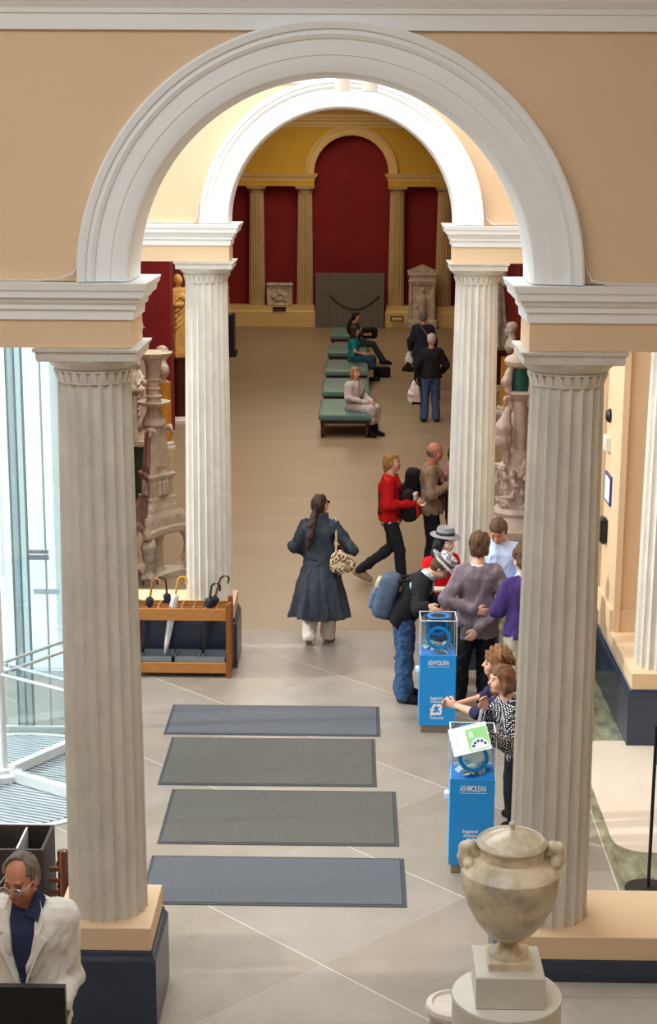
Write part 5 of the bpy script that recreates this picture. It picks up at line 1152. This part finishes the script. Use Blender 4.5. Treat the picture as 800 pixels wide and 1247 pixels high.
MB().tube([tuple(p.P(q)) for q in ((-.10,-.06,1.50),(.0,-.15,1.36),(.14,-.165,1.16),(.22,-.12,1.0))], .018, 6).build('bag_strap', cloth('strap_grey', 120, 112, 100), p.o, smooth=True)
carrier(p, 'white and black carrier bag in the hand of the navy-coated man', (-.30,-.04,.88), PLW, .26, .10)
carrier(p, 'black carrier bag beside the leg of the navy-coated man', (-.32,-.08,.66), BLK, .22, .13)

# ---- man in the cream jacket, nearest
CRM = cloth('cream_linen', 238, 234, 224, .95, scale=5, bscale=14)
def vc(d, s):
    k = s.k
    d.func(lambda X, Y, Z: np.maximum(np.maximum(np.abs(X)-(.012*k+.19*np.clip(Z-1.04*k, 0, 1)), 1.03*k-Z), -Y+.0*X), (-.15,0,1.0), (.15,.4,1.6), 0, True)
p = Person('man with glasses in a cream linen jacket and navy shirt reading', (-1.525, 7.72), 172, 1.78, dict(nb=(0,.04,1.46), hp=(-10, -14, 0), shL=(-.185,.02,1.385), shR=(.185,.02,1.385), elbL=(-.200,.0,1.03), wrL=(-.19,.18,.93), elbR=(.200,.0,1.03), wrR=(.18,.20,.94)), .008, SKIN2)
p.body().top(CRM, -.20, .040, ra=(.074,.062,.05), name='jacket', rough=.007, vcut=vc, belly=.03, hi=.485)
p.top(cloth('navy_shirt', 56, 62, 92, .85), -.10, .020, ra=(.056,.05,.042), name='shirt', rough=.003, belly=.03, hi=.48)
k = p.k
for sg in (-1, 1):
    MB().add([(sg*.015*k,.175*k,1.04*k),(sg*.095*k,.185*k,1.24*k),(sg*.135*k,.165*k,1.31*k),(sg*.10*k,.165*k,1.345*k),(sg*.115*k,.13*k,1.40*k),(sg*.078*k,.075*k,1.50*k),(sg*.062*k,.10*k,1.47*k),(sg*.07*k,.155*k,1.34*k),
              (sg*.015*k,.185*k,1.04*k),(sg*.095*k,.196*k,1.24*k),(sg*.135*k,.176*k,1.31*k),(sg*.10*k,.176*k,1.345*k),(sg*.115*k,.141*k,1.40*k),(sg*.078*k,.09*k,1.51*k),(sg*.062*k,.11*k,1.48*k),(sg*.07*k,.167*k,1.34*k)],
             [(7,6,5,4,3),(0,7,3,2,1),(11,12,13,14,15),(9,10,11,15,8),(0,1,9,8),(1,2,10,9),(2,3,11,10),(3,4,12,11),(4,5,13,12),(5,6,14,13),(6,7,15,14),(7,0,8,15)]).build('lapel', CRM, p.o)
    MB().add([(sg*.012*k,.125*k,1.42*k),(sg*.085*k,.145*k,1.40*k),(sg*.10*k,.06*k,1.50*k),(sg*.06*k,.07*k,1.535*k),(sg*.012*k,.137*k,1.425*k),(sg*.088*k,.157*k,1.405*k),(sg*.105*k,.07*k,1.505*k),(sg*.06*k,.085*k,1.54*k)],[(0,1,2,3),(7,6,5,4),(0,4,5,1),(1,5,6,2),(2,6,7,3),(3,7,4,0)]).build('shirt_collar', cloth('navy_shirt', 56, 62, 92), p.o)
for z in (1.08, 1.16, 1.24, 1.32): MB().lathe([(.007,0),(.007,.003),(.0,.004)], 10).build('button', NAVY, p.o).location = (0, (.162-.02*(z-1.1))*k, z*k); p.o.children[-1].rotation_euler = (-math.pi/2, 0, 0)
p.trousers(cloth('chino', 184, 168, 140, .9), .08, .075).shoes(BLK).hair('grey', 'receding', 5, .007).glasses(METAL, GLW)
